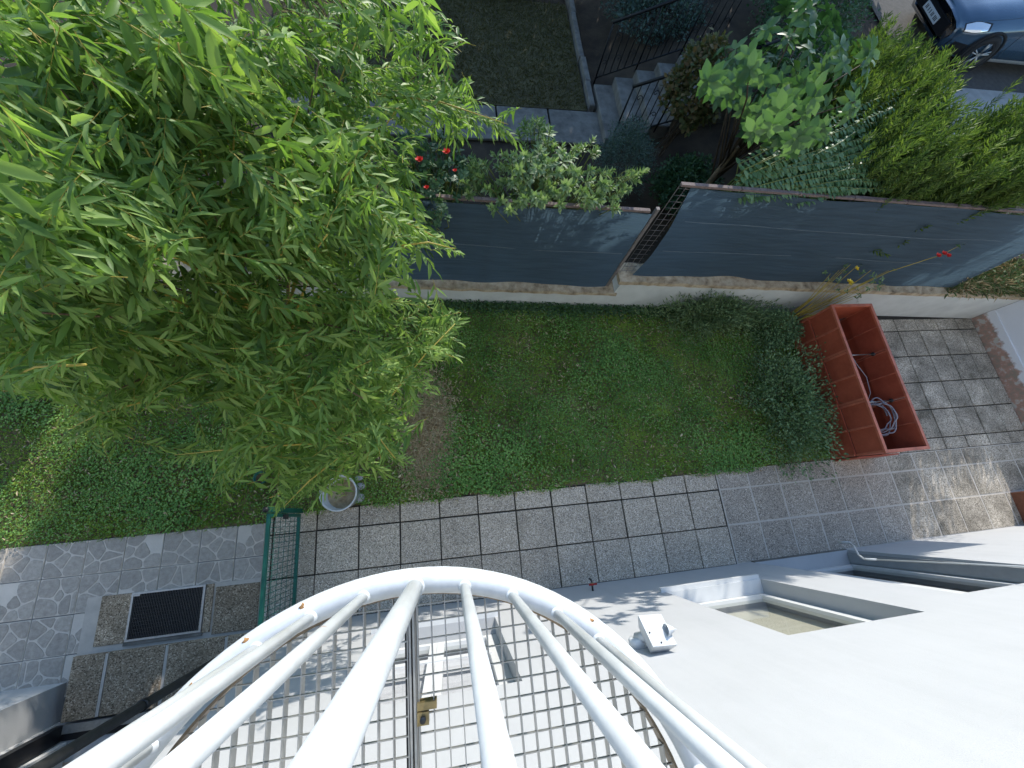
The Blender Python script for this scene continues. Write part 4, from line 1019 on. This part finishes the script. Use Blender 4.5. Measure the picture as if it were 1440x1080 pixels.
# weeds along the wall foot
n = 9000; xw = RNG.uniform(-6, 4, n); yw = wall_y(xw)-np.abs(RNG.normal(0, .09, n))-.01
A, P = mats_from(np.stack([xw, yw, RNG.uniform(0, .13, n)], 1), RNG.normal(0, 1, (n, 3))*[1, .6, .6]+[0, -.3, .3], RNG.normal(0, .4, (n, 3))+[0, -.2, 1], RNG.uniform(.025, .05, n), RNG.uniform(.012, .03, n))
stuff_obj('wall_weeds', [(A, P, OVAL, 0)], ['leaf_rose'], 'band of dark leafy weeds along the foot of the retaining wall')
n = 7000; xw = RNG.uniform(8.2, 10.6, n); yw = wall_y(xw)+np.abs(RNG.normal(.1, .3, n))+.02; hh = RNG.uniform(.0, .5, n)
A, P = mats_from(np.stack([xw, yw, .75+hh*RNG.random(n)], 1), RNG.normal(0, .5, (n, 3))+[-.2, -.3, .6], RNG.normal(0, .5, (n, 3))+[0, 0, 1], RNG.uniform(.06, .16, n), RNG.uniform(.008, .02, n))
stuff_obj('bank_grass', [(A[:4200], P[:4200], QUAD, 0), (A[4200:], P[4200:], QUAD, 1)], ['leaf_juniper', 'leaf_dry'], 'tangle of dry and green grass on the bank beyond the fence end')

WEED = True
def rosettes(root, centers, axes, nl, leaf, ratio, mat, tm=OVAL, elev=.5, part='leaf', n_ind=0, stem_base=None, stem_mat='twig_green', r0=.012, layers=1, rest='foliage'):
    P, D, Nn, L = [], [], [], []
    for c, ax in zip(centers, axes):
        ax = np.array(ax, float); ax /= np.linalg.norm(ax); k = random.randint(int(nl*.8), int(nl*1.25)); ph = random.uniform(0, 6)
        e1 = np.cross(ax, [.3, .2, 1.]); e1 /= np.linalg.norm(e1); e2 = np.cross(ax, e1)
        for i in range(k):
            a = ph+i*2.399; ly = i/k; el = elev*(1-.2*ly)+ly*.9*(layers-1)+random.gauss(0, .15)
            dd = (e1*math.cos(a)+e2*math.sin(a))*math.cos(el)+ax*math.sin(el); P.append(np.array(c)-ax*leaf*.5*layers*(1-ly)); D.append(dd); Nn.append(ax-dd*.2); L.append(leaf*random.uniform(.7, 1.15)*(1-.35*ly*(layers > 1)))
    L = np.array(L); A, P = mats_from(P, D, Nn, L, L*ratio*RNG.uniform(.85, 1.15, len(L)))
    foliage(root, part, [tm], np.zeros(len(L), int), A, P, [mat], n_ind, rest)
    if stem_base is not None:
        pls = []
        for c, ax in zip(centers, axes):
            b = np.array(stem_base)+np.array([random.uniform(-.1, .1), random.uniform(-.1, .1), 0]); c = np.array(c); pls.append([tuple(b), tuple(b*.6+c*.4+[0, 0, .15]), tuple(c-np.array(ax)*.12), tuple(c)])
        stems_mesh(root, 'stems', pls, stem_mat, r0, .004)
def scatter_px(poly, n, zfun, spread=.1):
    out = []
    while len(out) < n:
        px = random.uniform(min(p[0] for p in poly), max(p[0] for p in poly)); py = random.uniform(min(p[1] for p in poly), max(p[1] for p in poly))
        if in_poly(px, py, poly): out.append(Pz(px, py, zfun(px, py)+random.gauss(0, spread)))
    return out
# pale leafed shrub over the lower fence
vp = [(640, 250), (665, 215), (735, 215), (722, 170), (765, 165), (790, 195), (840, 190), (850, 225), (915, 240), (880, 275), (850, 292), (800, 285), (760, 282), (715, 290), (660, 280)]
cs = scatter_px(vp, 185, lambda x, y: 2.08, .16)
for p_ in ((690, 292), (715, 296), (735, 288), (790, 290), (830, 292), (870, 295), (845, 285), (702, 282), (760, 275), (850, 268), (895, 245), (905, 240), (868, 290), (745, 180)): cs.append(Pz(*p_, 2.2))
ctr = np.mean(cs, axis=0)
vs_ = thing('variegated_shrub', (1.45, 3.75, .4), 'pale variegated evergreen shrub leaning over the lower fence', 'shrub')
rosettes(vs_, cs, [unit((c-ctr)*[1, 1, .3]+np.array([0, -.1, .55])+RNG.normal(0, .2, 3)) for c in cs], 15, .098, .42, 'leaf_variegated', OVAL, .25, n_ind=280, stem_base=(1.45, 3.75, .38), layers=2, r0=.006)
# red rose bush at the willow's edge
rp = [(560, 190), (640, 180), (665, 230), (640, 300), (590, 330), (560, 270)]
cs = scatter_px(rp, 230, lambda x, y: 1.9, .2)
rb = thing('rose_bush', (.05, 3.75, .4), 'dark green rose bush with red blooms beside the willow branches', 'shrub')
rosettes(rb, cs, [unit(np.array([0, -.2, .8])+RNG.normal(0, .4, 3)) for c in cs], 9, .06, .6, 'leaf_rose', OVAL, .2, stem_base=(.05, 3.75, .38), n_ind=120, r0=.005)
def flower(root, c, r, mat, petals=14):
    m = MB()
    for i in range(petals):
        a = i*2.4; k = .35+.65*i/petals; el = 1.2-1.0*i/petals
        d1 = np.array([math.cos(a)*math.cos(el), math.sin(a)*math.cos(el), math.sin(el)]); sd = np.array([-math.sin(a), math.cos(a), 0]); c0 = np.array(c)
        m.add([c0, c0+d1*r*.6*k+sd*r*.45*k, c0+d1*r*k+np.array([0, 0, .1*r]), c0+d1*r*.6*k-sd*r*.45*k], [(0, 1, 2, 3)], True)
    return m.build('bloom', mat, root)
for px, py, z, r in ((628, 214, 2.15, .055), (640, 240, 2.15, .03), (616, 258, 2.15, .05), (600, 264, 2.1, .035), (590, 225, 2.3, .05), (20, 517, 2.9, .06)):
    if px > 100: flower(rb, Pz(px, py, z), r, 'petal_red', 18)
# grey leafed shrub
bush('lavender_shrub', 'rounded grey green shrub in front of iron railing at the steps', 'shrub', (2.93, 5.0, .95), (.40, .52, .60), 9000, .035, .4, 'leaf_grey', ground=.4, shell=.5, jag=.2)
bush('hydrangea_shrub', 'shrub with reddish brown fading flower heads beside the iron railing', 'shrub', (3.82, 5.55, 1.75), (.40, .46, .62), 3600, .07, .75, 'leaf_rust', OVAL, .7, .6, .3, n_ind=150)
# tall large leafed tree
bp = [(990, 130), (1000, 70), (1050, 50), (1100, 0), (1170, -20), (1190, 50), (1235, 60), (1225, 110), (1200, 160), (1160, 200), (1120, 215), (1060, 200), (1040, 160), (1010, 150)]
cs = scatter_px(bp, 150, lambda x, y: 2.75, .3); ctr = np.mean(cs, axis=0)
bt = thing('magnolia_tree', (3.75, 4.15, .5), 'young tree with big oval bright green leaves above the taller fence', 'tree')
rosettes(bt, cs, [unit((c-ctr)*[.8, .8, .2]+np.array([-.05, -.25, .6])+RNG.normal(0, .2, 3)) for c in cs], 8, .15, .5, 'leaf_big', OVAL, -.05, n_ind=290, layers=1)
MB().tube([(3.75, 4.15, .45), (3.78, 4.1, 1.2), (3.8, 4.1, 2.1)], [.055, .045, .03], 10).build('trunk', 'bark', bt)
for c in cs[::5]: MB().tube([(3.79, 4.1, random.uniform(1.4, 2.1)), tuple(np.array([3.79, 4.1, 2.1])*.45+c*.55+[0, 0, .06]), tuple(c)], [.014, .009, .005], 5).build('branch', 'twig_brown', bt)
# arching shrub with rows of leaves
vn = thing('arching_shrub', (3.9, 3.5, .8), 'shrub with long arching canes of paired leaves along the top of the taller fence', 'shrub')
canes = []; P_, D_, N_, L_ = [], [], [], []
for i in range(46):
    u = i/45; a = Pz(1035+95*random.random(), 235+48*u+random.uniform(-8, 4), 2.35+.2*(1-u)); ln = random.uniform(.55, 1.0); b = Pz(1060+(235)*ln+random.uniform(-20, 10), 240+46*u-(110-85*u)*ln, 2.75-.25*u)
    if i in (3, 9): b = Pz(1275-20*(i == 9), 122+30*(i == 9), 2.8)
    m_ = (a+b)/2+[0, 0, .10]; base = np.array([3.9+random.uniform(-.3, .3), 3.5+random.uniform(-.1, .2), .75]); pl2 = []
    for k in range(13):
        t = k/12; pl2.append((1-t)**2*a+2*t*(1-t)*m_+t*t*b)
    canes.append([tuple(base), tuple(base*.5+a*.5+[0, 0, .2])]+[tuple(q) for q in pl2])
    for k in range(38):
        t = k/37; q = (1-t)**2*a+2*t*(1-t)*m_+t*t*b; tan = unit(2*(1-t)*(m_-a)+2*t*(b-m_)); sd = np.cross(tan, [0, 0, 1]); sd = unit(sd)
        for sg in (-1, 1):
            P_.append(q); D_.append(tan*.45+sd*sg*.8+np.array([0, 0, -.35])+RNG.normal(0, .15, 3)); N_.append(np.array([0, 0, 1.])+sd*sg*.3+RNG.normal(0, .2, 3)); L_.append(random.uniform(.075, .115)*(1-.4*t))
L_ = np.array(L_); A, P = mats_from(P_, D_, N_, L_, L_*.55); foliage(vn, 'leaf', [OVAL], np.zeros(len(L_), int), A, P, ['leaf_vine'], 300); stems_mesh(vn, 'canes', canes, 'twig_green', .007, .003)
# conifer hedges
THU = [shoot_template(60+s, 54, .15, .2, QUAD, .03, .75, .004, 8, 1.) for s in range(5)]
def hedge(name, label, poly, n, zt, base_z, mat='leaf_thuja', size=.5, lean=(0, 0), n_ind=60, grp=None):
    pts = scatter_px(poly, n, zt, .13); pts = [p for p in pts if p[1] > wall_y(p[0])+.16]; c = np.mean(pts, axis=0); root = thing(name, (c[0], c[1], base_z), label, 'hedge', grp)
    P = []; D = []; S = []
    for p in pts:
        P.append(p-[0, 0, size*.8]); D.append(np.array([lean[0], lean[1], 1.])+RNG.normal(0, .16, 3)); S.append(size*random.uniform(.7, 1.2))
        if random.random() < .9 and p[1] > wall_y(p[0])+.42: P.append(p-[random.gauss(0, .1), random.gauss(0, .1), size*random.uniform(1.1, 2.4)]); D.append(np.array([lean[0], lean[1], 1.])+RNG.normal(0, .25, 3)); S.append(size*random.uniform(.8, 1.3))
    P, D, S = np.array(P), np.array(D), np.array(S); A, P = instances(P, D, RNG.normal(0, 1, (len(P), 3))+[0, -.6, 0], S)
    foliage(root, 'spray', THU, RNG.integers(0, 5, len(P)), A, P, [mat, 'twig_green'], n_ind)
    pls = [[(p[0], p[1], base_z-.05), (p[0]+.02, p[1], (base_z+p[2])/2), tuple(p-[0, 0, .3])] for p in pts[::6] if p[1] > wall_y(p[0])+.5]
    stems_mesh(root, 'stems', pls, 'twig_brown', .018, .006)
hedge('conifer_hedge', 'feathery green conifer hedge beside the parked car and big leafed tree', [(1190, 60), (1240, 40), (1330, 92), (1342, 140), (1350, 205), (1300, 245), (1225, 215), (1180, 150)], 800, lambda x, y: 2.45+.35*min(1, max(0, (x-1180)/150)), .95)
hedge('conifer_hedge', 'bright yellow green conifer hedge overhanging the far end of the taller fence', [(1480, 130), (1400, 160), (1345, 190), (1300, 230), (1245, 262), (1270, 292), (1300, 298), (1480, 315)], 1000, lambda x, y: 2.55+.2*(x > 1400), .95)
ys_ = scatter_px([(1065, 210), (1110, 180), (1125, 195), (1110, 225), (1075, 235)], 10, lambda x, y: 2.55, .08)
yb = thing('yellow_shrub', (3.3, 3.5, .8), 'small yellowish green leafed shoot below the big leafed tree', 'shrub'); rosettes(yb, ys_, [unit(np.array([0, -.1, 1.])+RNG.normal(0, .3, 3)) for _ in ys_], 7, .06, .6, 'leaf_yellow', OVAL, .3, n_ind=60, stem_base=(3.3, 3.5, .75))
# dark background shrubs near the street and steps
for i, (lab, c, r, mt) in enumerate((('dark leafy shrub between the steps and the conifer hedge', (6.1, 6.3, 1.5), (.9, .7, .75), 'leaf_rose'), ('dark shrub by the street behind the big leafed tree', (6.9, 8.1, 1.5), (1.0, .8, .7), 'leaf_rose'), ('dark ground shrub on the slope beyond the far iron railing', (4.3, 8.6, .95), (.9, .6, .45), 'leaf_grey'), ('small dark shrub at the back edge of the dim lawn', (1.3, 9.9, .6), (.9, .4, .5), 'leaf_rose'), ('dark low shrub in the corner behind the tall fence and steps', (3.9, 4.6, .9), (.5, .45, .4), 'leaf_rose'))):
    bush('dark_shrub', lab, 'shrub', c, r, 5200, .06, .6, mt, QUAD, terr(c[0], c[1]), .45)
for px, py, lf_, lab in ((938, 512, .11, 'long leafed pale green weed rosette standing in the lawn'), (690, 522, .06, 'small yellowish weed shoot in the lawn near the straw patch'), (905, 478, .07, 'small broad leafed weed in the lawn near the feathery shrub')):
    p = Pz(px, py, .03); wd = thing('weed', (p[0], p[1], 0), lab, 'weed'); rosettes(wd, [p], [(0, 0, 1)], 9, lf_, .3, 'leaf_bright', LANCE, .35, n_ind=14)
fm_ = trimesh('fallen_leaf', OVAL.V*np.array([.03, .06, .06]), OVAL.F, ['leaf_dry'])
for px, py in ((805, 645), (770, 470), (655, 440), (745, 690), (960, 610), (700, 600), (560, 672), (1030, 560), (110, 620), (230, 720)):
    o = link('fallen_leaf', fm_); p = Pz(px, py, .055); o.location = p; o.rotation_euler = (random.uniform(-.2, .2), random.uniform(-.2, .2), random.uniform(0, 6)); tag(o, 'dry straw coloured fallen leaf lying on the grass', 'leaf', 'fallen leaves on the lawn')
# rose canes beside the planter
rc = thing('rose_canes', (5.72, 2.62, 0), 'tall thin rose canes with a yellow bloom rising beside the planter', 'rose')
tips = [(1196, 372, 1.35), (1180, 380, 1.3), (1210, 392, 1.25), (1188, 376, 1.3), (1240, 385, 1.35), (1172, 398, 1.1), (1225, 380, 1.35), (1200, 420, .95), (1250, 380, 1.4), (1168, 385, 1.2), (1205, 374, 1.38), (1232, 396, 1.2), (1245, 400, 1.2), (1182, 402, 1.05), (1215, 405, 1.1)]
cn = []
for px, py, z in tips:
    e = Pz(px, py, z); b = np.array([5.72+random.uniform(-.08, .08), 2.60+random.uniform(-.08, .06), -.02]); cn.append([tuple(b), tuple(b*.5+e*.5+[random.uniform(-.04, .04), -.04, .06]), tuple(e)])
e1 = Pz(1250, 382, 1.4); e2 = Pz(1325, 358, 1.75); e3 = Pz(1350, 345, 1.85); cn.append([(5.75, 2.6, -.02), tuple(e1*.6+np.array([5.75, 2.6, 0])*.4), tuple(e1), tuple(e2), tuple(e3)])
stems_mesh(rc, 'canes', cn, 'twig_yellow', .008, .003, 6)
cs = [Pz(px+random.uniform(-14, 14), py+random.uniform(-6, 14), z-.05) for px, py, z in tips for _ in range(2)]
rosettes(rc, cs, [unit(np.array([0, 0, 1.])+RNG.normal(0, .5, 3)) for _ in cs], 4, .05, .5, 'leaf_juniper', OVAL, .3, n_ind=60)
flower(rc, Pz(1194, 397, 1.22), .065, 'petal_yellow', 16); flower(rc, Pz(1204, 378, 1.33), .05, 'petal_yellow', 12)
for px, py in ((1326, 357), (1332, 360), (1318, 360)): flower(rc, Pz(px, py, 1.76), .06, 'petal_red', 9)
cs = [Pz(1350, 345, 1.86), Pz(1356, 340, 1.88)]; rosettes(rc, cs, [(0, 0, 1), (.3, 0, 1)], 5, .06, .5, 'leaf_box', OVAL, .2, n_ind=10, rest='leaf')
# added unseen hedge beyond the lawn, keeps sun off fence and garden
th_ = thing('added_shade_hedge', (5, 11.6, .8), 'added unseen evergreen hedge that shades the fence and dim lawn', 'hedge')
n = 26000; xh = RNG.uniform(-.2, 10.2, n); yh = RNG.uniform(11.0, 12.2, n); zt_ = 5.2-.6*np.exp(-((xh-4.4)/.8)**2)+.3*np.sin(xh*2.1)+.25*np.sin(xh*5.3+1)  # top shaped with a dip that lets sun onto the pale shrub
zh = .8+(zt_-.8)*RNG.random(n)**.8
A, P = mats_from(np.stack([xh, yh, zh], 1), RNG.normal(0, .4, (n, 3))+[0, 0, .8], RNG.normal(0, .6, (n, 3))+[0, -1, .3], RNG.uniform(.16, .3, n), RNG.uniform(.08, .15, n))
foliage(th_, 'spray', [QUAD], np.zeros(n, int), A, P, ['leaf_rose'], 0)
stems_mesh(th_, 'stems', [[(x_, 11.6, .6), (x_+.05, 11.6, 2.4), (x_, 11.6, 4.3)] for x_ in np.arange(0, 10.2, .6)], 'bark', .05, .01)
bush('wild_shrub', 'loose twiggy shrub on the bank at the fence end', 'shrub', (8.75, 3.35, 1.45), (.55, .4, .75), 1300, .06, .45, 'leaf_juniper', QUAD, .8, .2, jag=.35)
print('objects', len(bpy.data.objects))
